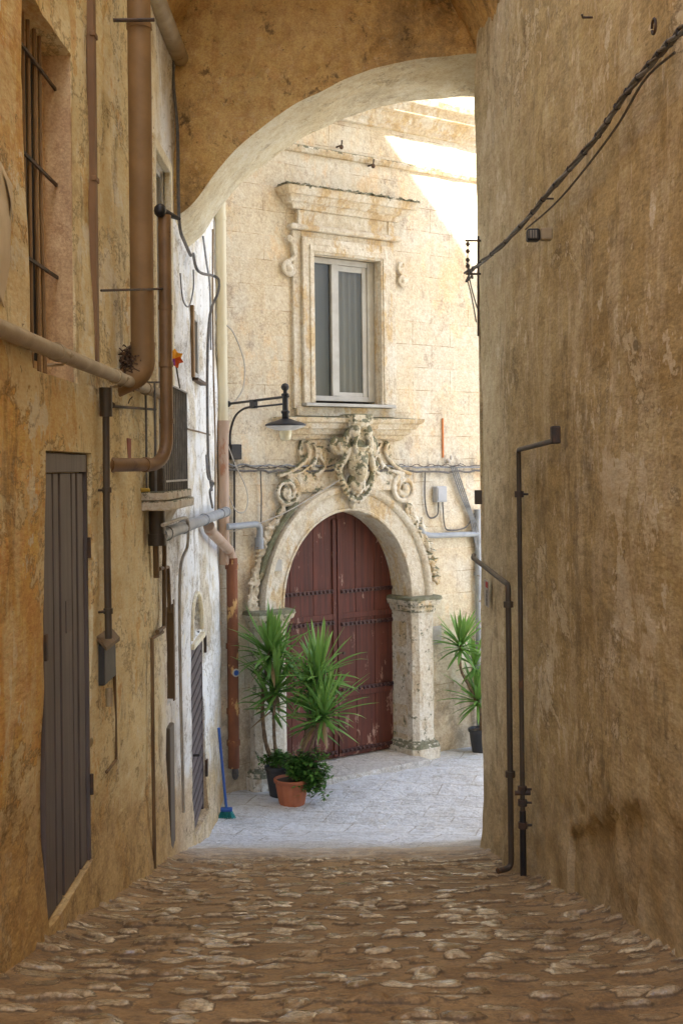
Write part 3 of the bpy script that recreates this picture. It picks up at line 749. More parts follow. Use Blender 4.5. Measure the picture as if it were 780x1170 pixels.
mb.f = [(j*(na+1)+i, j*(na+1)+i+1, (j+1)*(na+1)+i+1, (j+1)*(na+1)+i) for j in range(ny) for i in range(na)]
obj('vault', mb, M['spandrel'], AW, smooth=60)
mb = MB(); mb.box(LX+.0, 1.3, 8.9, 11.05, 8.45, 14.3); obj('shading_upper_storey', mb, M['right'], AW)  # unseen storey over the vault, its height set to cast shade on the facade
# ---------------------------------------------------------------- the facing house (its own local frame: x along the wall, y into it, z up)
FH = thing('house', 'sunlit-topped limestone house with a carved portal and tall window facing the archway', 'house', tuple(P0), TH)
WF = WM[FH.name]
def fobj(name, mb, mat, parent, **k):        # mb is given in the facade's own frame
    mb.xf(WF); return obj(name, mb, mat, parent, **k)
CXD, SPR, RX, RZ = 1.72, 2.0, .925, 1.08
def in_portal(x, z): return abs(x-CXD) < RX+.06 and z < SPR or (z >= SPR and ((x-CXD)/(RX+.06))**2 + ((z-SPR)/(RZ+.06))**2 < 1)
def in_win(x, z): return 1.265 < x < 2.235 and 4.37 < z < 6.1
us = with_edges(axis([(-.4, 5, .04), (5, 14, .6)]), [1.265, 2.235]); vs = with_edges(axis([(-.1, 8.0, .04), (8.0, 10.6, .2)]), [4.37, 6.1])
def fac_fn(x, z):
    n = mn.noise((x*.6, z*.6, 31))*.02 + mn.noise((x*3, z*3, 33))*.008 + mn.noise((x*11, z*11, 33))*.003
    if z < .75 + mn.noise((x*2.4, 0, 3))*.25: n -= .022 - mn.noise((x*9, z*9, 5))*.02
    return Vector((x, -n, z))
mb = gridmesh(us, vs, fac_fn, keep=lambda x, z: not in_portal(x, z) and not in_win(x, z))
# thickness of the wall, kept clear of the openings
mb.box(-3, .6, .06, .5, -.1, 10.6); mb.box(2.85, 14, .06, .5, -.1, 10.6); mb.box(.6, 2.85, .06, .5, 6.12, 10.6); mb.box(.6, 2.85, .06, .5, 3.15, 4.36)
mb.box(.6, 1.265, .061, .5, 4.36, 6.12); mb.box(2.236, 2.85, .061, .5, 4.36, 6.12)
mb.box(-3, 14, 4.0, 4.4, -.1, 10.6); mb.box(-3, 14, .06, 4.4, 10.55, 10.65); mb.box(13.6, 14.0, .5, 4.0, -.1, 10.6)
fobj('wall', mb, M['facade'], FH, smooth=40)

mb = MB(); mb.cornice(-.3, 13.5, [(7.28,.0),(7.285,.03),(7.33,.055),(7.36,.05),(7.375,.0)]); fobj('string_course', mb, M['carvedo'], FH, bevel=.006)
mb = MB(); mb.cornice(-.3, 13.5, [(7.74,.0),(7.75,.05),(7.80,.06),(7.82,.10),(7.88,.13),(7.92,.14),(7.93,.20),(8.02,.22),(8.04,.27),(8.10,.30),(8.12,.30),(8.17,.05)])
fobj('cornice', mb, M['carvedo'], FH, bevel=.006, disp=.012)

# window: stone surround, hood, frieze, scrolls, frame, panes
W = part_empty('window', FH, 'tall window in a carved stone surround with a moulded hood')
def subd_box(x0, x1, y0, y1, z0, z1, step=.06):
    mb = MB(); return mb.box(x0, x1, y0, y1, z0, z1)
mb = MB()
mb.box(1.10, 1.262, -.09, .16, 4.36, 6.29); mb.box(2.24, 2.415, -.09, .16, 4.36, 6.29); mb.box(1.263, 2.239, -.088, .16, 6.105, 6.288)
mb.box(.99, 1.099, -.045, .03, 4.30, 6.36); mb.box(2.416, 2.50, -.045, .03, 4.30, 6.36); mb.box(1.10, 2.415, -.046, .03, 6.29, 6.362)
mb.box(1.19, 1.235, -.105, -.085, 4.365, 6.20); mb.box(2.265, 2.32, -.105, -.085, 4.365, 6.20); mb.box(1.19, 2.32, -.104, -.084, 6.13, 6.20)
fobj('surround', mb, M['carved'], W, bevel=.008)
mb = MB(); mb.box(1.05, 2.46, -.06, .03, 6.37, 6.60); mb.box(1.05, 1.14, -.075, -.058, 6.372, 6.598); mb.box(2.37, 2.46, -.075, -.058, 6.372, 6.598)
mb.cornice(1.05, 2.46, [(6.365,.06),(6.37,.10),(6.40,.115),(6.43,.09),(6.44,.06)]); fobj('frieze', mb, M['carved'], W, bevel=.006)
def seg_cornice(x0, x1, prof, seg=40):
    """moulding as a dense strip so that weathering can break its edges"""
    mb = MB(); mb.cornice(x0, x1, prof)
    return mb
HP = [(6.60,.06),(6.605,.09),(6.64,.11),(6.66,.13),(6.67,.17),(6.715,.20),(6.735,.21),(6.74,.25),(6.80,.27),(6.83,.275),(6.845,.24),(6.87,.02)]
mb = MB(); mb.cornice(1.06, 2.44, HP); h = fobj('hood', mb, M['carvedo'], W, bevel=.005, disp=.014)
mb = gridmesh(axis([(.79, 2.71, .012)]), axis([(-.295, -.01, .012)]), lambda x, y: Vector((x + mn.noise((x*20,y*20,3))*.01, y, 6.85 - .02*(1 if y < -.27 else 0) + max(-.012, mn.noise((x*17, y*17, 1))*.03 + mn.noise((x*45, y*45, 2))*.014) + .004)))
fobj('moss', mb, M['darkmoss'], W, smooth=80)
def spiral(cx, cz, r0, r1, turns, a0, d, sgn=1, n=40):
    return [Vector((cx + (r0+(r1-r0)*i/n)*math.cos(a0+sgn*2*math.pi*turns*i/n), -d - .02*i/n, cz + (r0+(r1-r0)*i/n)*math.sin(a0+sgn*2*math.pi*turns*i/n))) for i in range(n+1)]
def scroll(cx, cz, s, sgn, tail):
    mb = MB()
    mb.tube(spiral(cx, cz, .10*s, .025*s, 1.6, math.pi/2*(1 if sgn > 0 else 1), .045, sgn), [.026*s, .018*s], 8)
    mb.tube([(cx-.0*sgn, -.04, cz+.10*s), (cx+sgn*.07*s, -.05, cz+.16*s), (cx+sgn*.055*s, -.055, cz+.26*s), (cx+sgn*.02*s, -.05, cz+tail)], [.028*s,.020*s], 8, smooth=5)
    mb.tube(spiral(cx+sgn*.0, cz+tail+.03, .045*s, .012*s, 1.2, 0, .05, -sgn), .016*s, 6)
    mb.ball((cx, -.07, cz), .032*s, .03*s, .032*s); return mb
fobj('scroll', scroll(.94, 5.90, .95, 1, .33), M['carved'], W, remesh=.012)
s2 = fobj('scroll', scroll(2.60, 5.90, .85, -1, .16), M['carved'], W, remesh=.012); s2['label'] = 'smaller broken scroll on the right of the window'
fr = MB()
fr.box(1.267, 1.33, .05, .11, 4.40, 6.098); fr.box(2.135, 2.233, .05, .11, 4.40, 6.098); fr.box(1.331, 2.134, .051, .109, 6.03, 6.097); fr.box(1.331, 2.134, .051, .109, 4.401, 4.46)
fr.box(1.60, 1.70, .046, .105, 4.461, 6.029); fr.box(2.07, 2.133, .07, .10, 4.461, 6.029); fr.box(1.701, 2.069, .072, .10, 5.96, 6.029); fr.box(1.701, 2.069, .072, .10, 4.461, 4.51)
fobj('frame', fr, M['white'], W, bevel=.004)
for x0, x1, mt in ((1.33, 1.60, 'shutter'), (1.70, 2.07, 'curtain')):
    g = MB(); g.box(x0, x1, .080, .086, 4.462, 6.028); fobj('pane', g, M['glasst'], W)
    cm = MB(); k = 24
    for i in range(k+1):
        x = x0-.04 + (x1-x0+.08)*i/k; y = .125 + (.014*math.sin(i*1.35) if mt == 'curtain' else 0)
        cm.v += [Vector((x, y, 4.40)), Vector((x, y, 6.09))]
    cm.f = [(2*i, 2*i+2, 2*i+3, 2*i+1) for i in range(k)]
    fobj('curtain' if mt == 'curtain' else 'blind', cm, M[mt], W, smooth=80)
g = MB(); g.box(1.30, 2.25, .17, .19, 4.3, 6.15); fobj('backing', g, M['dark'], W)
mb = MB(); mb.box(1.10, 2.42, -.13, .05, 4.325, 4.362); fobj('sill', mb, M['white'], W, bevel=.005)
mb = MB(); mb.box(1.02, 2.46, -.055, .03, 4.212, 4.322); fobj('apron', mb, M['carved'], W, bevel=.008)

# portal: shelf, bands, volutes, cartouche, archivolt, piers, garlands, threshold
P = part_empty('portal', FH, 'carved baroque stone portal with a shell cartouche over its arch')
SP = [(3.93,.03),(3.95,.06),(3.99,.08),(4.00,.11),(4.04,.135),(4.06,.14),(4.065,.18),(4.12,.20),(4.14,.235),(4.175,.25),(4.19,.25),(4.21,.02)]
mb = MB(); mb.cornice(.94, 2.52, SP); fobj('shelf', mb, M['carvedo'], P, bevel=.004, disp=.010)
# relief panel between shelf and arch with concave sides
mb = MB(); L = []
for i in range(15):
    t = i/14; w = .64 + .30*t**2.2 + .03*math.sin(t*9)
    L.append((w, 3.93 - .60*t))
n = len(L)
mb.v = [Vector((1.73-w, -.045, z)) for w, z in L] + [Vector((1.73+w, -.045, z)) for w, z in L] + [Vector((1.73-w, .02, z)) for w, z in L] + [Vector((1.73+w, .02, z)) for w, z in L]
mb.f = [(i, n+i, n+i+1, i+1) for i in range(n-1)] + [(2*n+i, i, i+1, 2*n+i+1) for i in range(n-1)] + [(n+i, 3*n+i, 3*n+i+1, n+i+1) for i in range(n-1)]
fobj('panel', mb, M['carvedo'], P, smooth=40)
for sg in (-1, 1):
    mb = MB()
    mb.tube([(1.73+sg*.60, -.06, 3.92), (1.73+sg*.56, -.07, 3.80), (1.73+sg*.64, -.07, 3.68), (1.73+sg*.80, -.06, 3.58), (1.73+sg*.98, -.05, 3.52)], [.035,.028], 8, smooth=6)
    mb.tube([(1.73+sg*.50, -.06, 3.90), (1.73+sg*.45, -.065, 3.78), (1.73+sg*.52, -.065, 3.66), (1.73+sg*.66, -.06, 3.56)], [.022,.018], 8, smooth=6)
    mb.tube([(1.73+sg*.36, -.05, 3.86), (1.73+sg*.40, -.07, 3.74), (1.73+sg*.34, -.07, 3.62), (1.73+sg*.48, -.06, 3.52)], [.02,.03], 8, smooth=6)
    for k in range(4): mb.ball((1.73+sg*(.42+.03*k), -.07, 3.83-.07*k), .03, .025, .045)
    fobj('ribbon', mb, M['carvedo'], P, remesh=.013)
    mb = MB(); cx = 1.73 + sg*.86; cz = 3.34
    mb.tube(spiral(cx, cz, .185, .03, 2.1, math.pi/2, .05, sg), [.034, .022], 8)
    mb.ball((cx, -.075, cz), .045, .035, .045)
    mb.tube([(cx, -.055, cz+.19), (cx-sg*.14, -.06, cz+.21), (cx-sg*.26, -.05, cz+.24)], [.03,.02], 8, smooth=5)
    mb.tube([(cx+sg*.05, -.05, cz-.18), (cx+sg*.13, -.06, cz-.25), (cx+sg*.15, -.07, cz-.36), (cx+sg*.2, -.06, cz-.44)], [.034,.03], 8, smooth=5)
    mb.tube(spiral(cx+sg*.12, cz-.36, .07, .02, 1.3, 0, .06, -sg), .02, 6)
    for k in range(5): mb.ball((cx+sg*(.06+.04*k), -.06, cz-.22-.05*k), .035, .035, .03)
    fobj('volute', mb, M['carvedo'] if sg < 0 else M['carved'], P, remesh=.013)
# garlands of leaves and fruit round the arch
for sg in (-1, 1):
    mb = MB(); rnd = random.Random(5+sg)
    for k in range(15 if sg < 0 else 10):
        a = R_(8 + k*(46/14 if sg < 0 else 4.2)) - (R_(14) if sg < 0 else 0)
        rx, rz = RX+.42+rnd.uniform(-.02,.02), RZ+.42
        x = CXD + sg*rx*math.cos(a); z = SPR + rz*math.sin(a)
        if sg < 0 and k < 3: x = CXD - rx; z = SPR - .02 + .02*k + k*.05
        for j in range(6):
            t = rnd.uniform(-1,1); Mx = Matrix.Rotation(rnd.uniform(-1,1)+sg*(a-1.2), 4, 'Y')
            mb.ball((x+t*.045, -.05-rnd.uniform(0,.04), z+rnd.uniform(-.045,.045)), .017, .026, .062, Mx)
        mb.ball((x, -.035, z), .035, .03, .045)
    fobj('garland', mb, M['carvedo'] if sg > 0 else M['carved'], P, remesh=.009)
# cartouche
mb = MB(); cc = 1.765
mb.box(cc-.17, cc+.17, -.34, -.03, 4.12, 4.235)
mb.ball((cc, -.24, 4.14), .19, .12, .09); mb.ball((cc-.10, -.25, 4.04), .09, .10, .09); mb.ball((cc+.11, -.25, 4.03), .09, .10, .10)
mb.ball((cc, -.16, 3.98), .15, .12, .16); mb.ball((cc, -.20, 3.72), .17, .13, .26); mb.ball((cc, -.27, 3.60), .105, .09, .17)
mb.ball((cc, -.18, 3.42), .15, .10, .14)
for sg in (-1, 1):
    mb.tube([(cc+sg*.10, -.22, 4.06), (cc+sg*.20, -.22, 3.96), (cc+sg*.22, -.20, 3.84), (cc+sg*.33, -.16, 3.80), (cc+sg*.37, -.14, 3.90), (cc+sg*.31, -.14, 3.96)], [.06,.04], 10, smooth=5)
    mb.tube([(cc+sg*.16, -.24, 3.86), (cc+sg*.23, -.22, 3.72), (cc+sg*.29, -.18, 3.60), (cc+sg*.25, -.18, 3.46), (cc+sg*.12, -.17, 3.34)], [.05,.035], 10, smooth=5)
    mb.ball((cc+sg*.28, -.17, 3.86), .07, .08, .10)
    mb.tube([(cc+sg*.06, -.30, 4.00), (cc+sg*.13, -.31, 3.90), (cc+sg*.10, -.30, 3.78)], .028, 8, smooth=4)
    for k in range(7):
        a = R_(-20 - k*11); mb.ball((cc+sg*.27*math.cos(a)*1.05, -.19, 3.56+.34*math.sin(a)), .032, .04, .032)
    mb.tube(spiral(cc+sg*.33, 3.62, .055, .018, 1.2, 0, .18, sg), .022, 6)
for k in range(5): mb.ball((cc+(k-2)*.045, -.17-.01*abs(k-2), 3.25-.03*(k%2)), .035, .04, .045)
mb.ball((cc, -.33, 3.66), .035, .03, .035); mb.ball((cc-.03, -.12, 3.18), .05, .06, .07)
mb.tube([(cc-.12, -.29, 3.86), (cc, -.33, 3.84), (cc+.12, -.29, 3.86)], .02, 8, smooth=4)
for v_ in mb.v: v_.x = cc + (v_.x-cc)*.84
fobj('cartouche', mb, M['moss2'], P, remesh=.009, disp=.012)
# archivolt swept round the opening; profile (outward, depth in front of the wall)
prof = [(0,-.31),(0,.085),(.012,.105),(.035,.11),(.045,.095),(.06,.10),(.215,.105),(.225,.13),(.25,.15),(.30,.155),(.31,.13),(.315,-.01)]
mb = MB(); na = 72
for i in range(na+1):
    a = math.pi*i/na
    for w, d in prof: mb.v.append(Vector((CXD - (RX+w)*math.cos(a), -d + mn.noise((a*6, w*9, 2))*.006, SPR+.01 + (RZ+w)*math.sin(a) + mn.noise((a*9, w*5, 4))*.005)))
npf = len(prof); mb.f = [(i*npf+k, i*npf+k+1, (i+1)*npf+k+1, (i+1)*npf+k) for i in range(na) for k in range(npf-1)]
fobj('archivolt', mb, M['carved'], P, smooth=35)
mb = MB()
for i in range(30):
    a = R_(12 + 46*i/29)
    for w, d in ((.322,.0),(.33,.10),(.36,.14),(.40,.13),(.415,.0)): mb.v.append(Vector((CXD-(RX+w)*math.cos(a), -d*min(1, (i+1)/4, (30-i)/4), SPR+(RZ+w)*math.sin(a))))
mb.f = [(i*5+k, i*5+k+1, (i+1)*5+k+1, (i+1)*5+k) for i in range(29) for k in range(4)]
fobj('outer_moulding', mb, M['darkmoss'], P, smooth=50, disp=.012)
def pier(x0, x1, inner):
    """chamfered pier; inner = +1 when the opening is on its right"""
    mb = MB(); c = .07
    def ring(z, e, ci=c): return [(x0-e, .0, z), (x0-e, -.12-e+ci*.5, z), (x0-e+ci, -.16-e, z), (x1+e-ci, -.16-e, z), (x1+e, -.12-e+ci*.5, z), (x1+e, .33 if inner < 0 else .0, z)] if False else \
        [(x0-e, .33 if inner < 0 else 0.0, z), (x0-e, -.10-e, z), (x0-e+ci, -.16-e, z), (x1+e-ci, -.16-e, z), (x1+e, -.10-e, z), (x1+e, .33 if inner > 0 else 0.0, z)]
    lv = [(-.05,.055),(.14,.055),(.155,.045),(.19,.035),(.20,.012),(.23,.0)]
    z = .23
    while z < 1.76: z += .06; lv.append((min(z,1.78), 0))
    lv += [(1.785,.012),(1.81,.015)]
    for z, e in lv:
        for p in ring(z, e): mb.v.append(Vector((p[0]+mn.noise((p[0]*3, z*3, 1))*.008, p[1]+mn.noise((p[0]*5, z*4, 2))*.010, z)))
    m = len(lv); mb.f = [(i*6+k, i*6+k+1, (i+1)*6+k+1, (i+1)*6+k) for i in range(m-1) for k in range(5)]
    for zz, th in (): pass
    o = fobj('pier', mb, M['carvedgrey'], P, smooth=30)
    cp = MB(); m = 0
    pr = [(1.812,.0),(1.815,.03),(1.85,.035),(1.87,.05),(1.90,.055),(1.905,.085),(1.95,.10),(1.965,.11),(2.00,.10),(2.012,.06)]
    for z, e in pr:
        for p in ring(z, e*.8): cp.v.append(Vector(p))
    m = len(pr); cp.f = [(i*6+k, i*6+k+1, (i+1)*6+k+1, (i+1)*6+k) for i in range(m-1) for k in range(5)] + [tuple((m-1)*6+k for k in range(6)), tuple(reversed(range(6)))]
    fobj('capital', cp, M['moss'], P, smooth=30, bevel=.003)
pier(.37, .795, 1); pier(2.645, 2.99, -1)
mb = MB(); mb.box(CXD-RX-.02, CXD+RX+.02, -.42, .42, -.08, .07); fobj('threshold', mb, M['paving'], P, bevel=.02)
mb = MB(); mb.box(CXD-RX-.02, CXD-RX+.0, 0, .42, 0, SPR+.02); mb.box(CXD+RX, CXD+RX+.02, 0, .42, 0, SPR+.02)
mb.box(.38, 3.02, .46, .49, 0, 3.5); fobj('jamb', mb, M['carvedo'], P)
mb = MB(); mb.box(3.03, 3.19, -.03, .0, 1.37, 1.60); mb.box(3.05, 3.17, -.036, -.029, 1.39, 1.58); pq = fobj('plaque', mb, M['label'], FH, bevel=.004); pq['label'] = 'small grey metal plate beside the right pier'
mb = MB(); mb.box(.60, .74, -.128, -.10, 2.44, 2.57)
pq = fobj('plaque', mb, M['white'], FH, bevel=.003); pq['label'] = 'faint square number tile on the left of the arch band'

# door: two leaves of planks with studded iron bands
D = part_empty('door', FH, 'maroon studded double door with scuffed paint')
YD = .285
lx0, lx1, lm = CXD-RX-.01, CXD+RX+.01, 1.79
def top(x): q = max(0, 1-((x-CXD)/(RX+.03))**2); return SPR + (RZ+.03)*math.sqrt(q)
def leaf_board(x0, x1, y0, y1, z0, z1=None):
    mb = MB(); k = 10; n = k+1
    xs_ = [x0+(x1-x0)*i/k for i in range(n)]
    for y in (y0, y1):
        mb.v += [Vector((x, y, z0)) for x in xs_]; mb.v += [Vector((x, y, top(x) if z1 is None else min(z1, top(x)))) for x in xs_]
    f = []
    for i in range(k):
        f += [(i, i+1, n+i+1, n+i), (2*n+i, 3*n+i, 3*n+i+1, 2*n+i+1), (n+i, n+i+1, 3*n+i+1, 3*n+i), (i, 2*n+i, 2*n+i+1, i+1)]
    f += [(0, n, 3*n, 2*n), (k, 2*n+k, 3*n+k, n+k)]
    mb.f = f; return mb
for a, b in ((lx0, lm-.004), (lm+.004, lx1)):
    lf = fobj('leaf', leaf_board(a, b, YD+.02, YD+.05, .08), M['maroon'], D)
    w = (b-a); n = 3
    for i in range(n):
        x0 = a+w*i/n; fobj('plank', leaf_board(x0+.003, a+w*(i+1)/n-.003, YD, YD+.019, .10), M['maroon'], lf, bevel=.003)
    # framing rails
    for z in (1.80, .84):
        mb = MB(); mb.box(a+.006, b-.006, YD-.016, YD-.001, z-.035, z+.035); fobj('rail', mb, M['maroon'], lf, bevel=.005)
    mb = MB(); mb.box(a+.004 if a > 1.5 else b-.06, a+.06 if a > 1.5 else b-.004, YD-.02, YD-.001, .10, 2.98); fobj('stile', mb, M['maroon'], lf, bevel=.005)
for z, xa, xb in ((2.11, lx0+.06, lm-.06), (2.10, lm+.05, lx1-.02), (1.73, lx0+.06, lm-.05), (1.70, lm+.05, lx1-.02), (.90, lm+.05, lx1-.02), (.88, lx0+.06, lm-.06), (.16, lm+.03, lx1-.03), (.16, lx0+.06, lm-.03)):
    mb = MB(); mb.box(xa, xb, YD-.027, YD-.0165, z-.024, z+.024)
    k = int((xb-xa)/.062)
    for i in range(k+1):
        x = xa+.02+(xb-xa-.04)*i/k; mb.ball((x, YD-.03, z), .021, .017, .021, n=8)
    fobj('stud_band', mb, M['doorstud'], D, smooth=40)
mb = MB(); mb.ball((lm-.05, YD-.02, 1.33), .02, .02, .02); mb.lathe([(.02,0),(.02,.012),(.002,.014)], 10, (lm+.09, YD-.02, 1.35), Matrix.Rotation(R_(90), 4, 'X')); fobj('handle', mb, M['blackrust'], D, smooth=50)

# ---------------------------------------------------------------- fittings on the facing house
def F3(t, d, h): return FV(t, d, h)
def top_tube(name, label, cat, pts, r, mat, group=None, n=10, corner=0.0, smooth=0):
    mb = MB(); mb.tube(round_path(pts, corner) if corner else pts, r, n, smooth=smooth)
    return tagit(obj(name, mb, mat, smooth=50), label, cat, group)

# street lamp: bracket out from the wall
LT, LHh = .12, 4.33
lamp = thing('street_lamp', 'black wall lamp on a long bracket with a saucer shade, left of the portal', 'lamp', tuple(FV(LT, 0, 3.7)))
end = 1.17
mb = MB()
mb.tube([F3(LT, 0, LHh), F3(LT, end+.06, LHh+.02)], .014, 8); mb.tube([F3(LT, .52, LHh-.06), F3(LT, end+.02, LHh-.055)], .011, 8)
mb.ball(F3(LT, .02, LHh), .035, .035, .035)
mb.tube([F3(LT+.0, .05, 3.86), F3(LT, .06, 4.02), F3(LT, .16, 4.18), F3(LT, .34, 4.26), F3(LT, .56, 4.275)], .013, 8, smooth=6)
Mz = Matrix.Rotation(TH, 4, 'Z')
mb.xf(Matrix.Identity(4)); b = MB(); b.box(-.03, .03, -.035, .035, -.05, .045, Matrix.Translation(F3(LT, .55, LHh-.025)) @ Mz); mb.v; mb.add(b.v, b.f)
obj('bracket', mb, M['black'], lamp, smooth=50)
tip = F3(LT, end, LHh)
mb = MB(); mb.lathe([(.012,-.27),(.03,-.25),(.04,-.24),(.035,-.16),(.045,-.15),(.045,-.13),(.03,-.12),(.03,.02),(.04,.03),(.04,.05),(.02,.06),(.02,.08),(.035,.095),(.045,.12),(.03,.15),(.008,.16)], 16, tip); obj('post', mb, M['black'], lamp, smooth=50)
mb = MB(); mb.lathe([(.05,-.21),(.11,-.232),(.18,-.252),(.212,-.268),(.214,-.28),(.207,-.285)], 32, tip); obj('shade', mb, M['black'], lamp, smooth=50)
mb = MB(); mb.lathe([(.203,-.284),(.185,-.30),(.11,-.325),(.06,-.335)], 32, tip); obj('reflector', mb, M['lampwhite'], lamp, smooth=50)
mb = MB(); mb.lathe([(.062,-.33),(.064,-.37),(.055,-.42),(.035,-.435)], 16, tip); obj('bulb_glass', mb, M['lampglass'], lamp, smooth=60)
mb = MB(); mb.box(-.07, .07, -.09, -.0, -.08, .09, Matrix.Translation(F3(.18, 0, 3.79)) @ Mz); bx_ = obj('switch_box', mb, M['black'], lamp, bevel=.01)

# wires along the facade
def wav(t0, t1, h0, h1, d, amp, k, seed):
    out = []
    for i in range(k+1):
        u = i/k; t = t0+(t1-t0)*u
        out.append(F3(t, d + mn.noise((u*9, seed, 1))*.02, h0+(h1-h0)*u - amp*4*u*(1-u) + mn.noise((u*14, seed, 5))*.03))
    return out
for i, (h0, h1, d, r, mt, lab) in enumerate([(3.60, 3.545, .05, .014, 'cable', 'lower thick cable strung across the portal front'), (3.66, 3.60, .06, .010, 'greycable', 'upper twisted cable strung across the portal front'), (3.63, 3.62, .045, .007, 'cable', 'thinnest wavy cable between the two strung across the portal')]):
    for a, b, sfx in ((0.0, 1.62, 'left'), (1.92, 4.2, 'right')):
        hh0 = h0 + (h1-h0)*(a/4); hh1 = h0+(h1-h0)*(b/4)
        top_tube('cable', lab + (', left of the carved shield' if sfx == 'left' else ', right of the carved shield'), 'cable', wav(a, b, hh0, hh1, d, .015, 26, i*3.1+a), r, M[mt], 'cables across the facing house', 6)
mb = MB()
for a, b in ((.25, 1.5), (2.0, 3.6)):
    k = int((b-a)/.05)
    pts = [F3(a+(b-a)*i/k, .062+.016*math.cos(i*1.3), 3.625+.018*math.sin(i*1.3)) for i in range(k+1)]
    mb.tube(pts, .005, 5)
tagit(obj('tie_wire', mb, M['blackrust']), 'coiled tie wire wrapped along the cables over the portal', 'wire')
mb = MB(); c0 = F3(3.31, .05, 3.68); mb.tube([F3(3.31, 0, 3.66), F3(3.31, .08, 3.66)], .012, 6); mb.ball(c0, .03, .03, .03); mb.ball(F3(3.34,.07,3.72), .018,.018,.03)
tagit(obj('insulator', mb, M['label'], smooth=50), 'small pale insulator above the cables, right of the portal', 'insulator')

j = thing('junction_box', 'small pale grey junction box under the cables, right of the portal', 'junction box', tuple(F3(3.17, 0, 3.15)))
mb = MB(); mb.box(-.085, .085, -.09, 0, 0, .20, Matrix.Translation(F3(3.17, .0, 3.16)) @ Mz); obj('box', mb, M['greypvc2'], j, bevel=.012)
mb = MB(); mb.box(-.07, .07, -.10, -.091, .02, .18, Matrix.Translation(F3(3.17, .0, 3.16)) @ Mz); obj('lid', mb, M['greypvc2'], j, bevel=.004)
top_tube('cable', 'looping black cable from the junction box down to the grey pipe', 'cable', [F3(2.95,.03,3.56), F3(2.94,.03,3.2), F3(3.0,.03,2.98), F3(3.13,.04,3.0), F3(3.15,.04,3.16)], .011, M['cable'], n=6, smooth=6)
top_tube('cable', 'black cable sagging from the junction box to the corner pipe', 'cable', [F3(3.22,.04,3.16), F3(3.25,.04,2.86), F3(3.34,.05,2.80), F3(3.6,.05,2.83), F3(3.74,.05,3.0)], .010, M['cable'], n=6, smooth=6)
mb = MB(); pp = [F3(2.84,.06,2.95), F3(2.85,.07,2.78), F3(3.0,.07,2.745), F3(3.80,.07,2.735)]
mb.tube(round_path(pp, .07), .035, 12); g = tagit(obj('wall_pipe', mb, M['greypvc'], smooth=50), 'blue grey horizontal pipe elbow on the wall right of the arch', 'pipe')
mb = MB(); mb.tube([F3(3.79,.06,0.0), F3(3.79,.06,3.05)], .042, 12)
for h in (1.0, 2.2, 2.62): mb.tube([F3(3.79,.06,h), F3(3.79,.06,h+.05)], .052, 12)
tagit(obj('wall_pipe', mb, M['greypvc'], smooth=50), 'upright grey downpipe at the edge of the right wall', 'pipe')
for k in range(4):
    top_tube('cable', ['outermost', 'second', 'third', 'innermost'][k] + ' of the grey cables bunched over the top of the upright grey downpipe', 'cable',
             [F3(3.35+.03*k,.06,3.6), F3(3.5+.03*k,.06,3.25), F3(3.64+.02*k,.07,2.98), F3(3.68+.03*k,.08,2.8), F3(3.75+.01*k,.08,2.55)], .010, M['greycable'], 'cables bunched by the corner', n=6, smooth=6)
top_tube('cable', 'long black cable running straight down the corner under the lamp box', 'cable', [F3(.185,.03,3.70), F3(.17,.03,2.5), F3(.16,.035,1.0), F3(.14,.04,.2)], .012, M['black'], n=6)
mb = MB(); mb.ball(F3(.14,.05,.22), .04,.04,.08); tagit(obj('cable_end', mb, M['cable'], smooth=60), 'dark weight on the end of the corner cable', 'weight')
top_tube('cable', 'short grey cable hanging from the strung cables to the pipe elbow', 'cable', [F3(.52,.04,3.6), F3(.53,.04,3.3), F3(.52,.04,2.98)], .009, M['cable'], n=6)
top_tube('cable', 'thin pale line slanting from the corner up to the carved shield', 'cable', [F3(-.02,.08,2.88), F3(.7,.17,3.08), F3(1.5,.2,3.46)], .006, M['label'], n=5, smooth=4)
top_tube('cable', 'pale looped wire arcing beside the cream pipe under the arch', 'cable', [F3(.0,.14,5.2), F3(.12,.14,5.12), F3(.27,.12,4.8), F3(.25,.12,4.5), F3(.14,.1,4.34)], .008, M['label'], n=6, smooth=6)
top_tube('cable', 'pale wire looping below the black lamp box', 'cable', [F3(-.05,.14,4.1), F3(.12,.12,3.7), F3(.30,.1,3.36), F3(.28,.1,3.14), F3(.14,.1,3.16), F3(-.02,.12,3.5)], .007, M['label'], n=6, smooth=6)
for t, h in ((1.55,7.28),(2.02,7.22),(2.68,7.0)):
    pass
for (t, h, lab) in ((1.66, 7.42, 'left iron hook on the upper facade moulding'), (2.13, 7.26, 'right rusty iron hook under the upper facade moulding')):
    mb = MB(); mb.tube([F3(t,0,h), F3(t,.10,h), F3(t+.01,.10,h+.06)], .011, 6); mb.ball(F3(t,.1,h-.02), .025,.02,.03); tagit(obj('iron_hook', mb, M['blackrust'], smooth=50), lab, 'hook', 'hooks on the upper facade')
mb = MB(); mb.box(-.012, .012, -.014, 0, 0, .5, Matrix.Translation(F3(3.265, 0, 3.72)) @ Mz); tagit(obj('iron_strip', mb, M['orangerust'], bevel=.003), 'rust orange iron strip on the wall above the cables', 'strip')
mb = MB(); mb.box(-.03, .03, -.03, 0, 0, .62, Matrix.Translation(F3(1.0, 0, 4.16)) @ Mz)

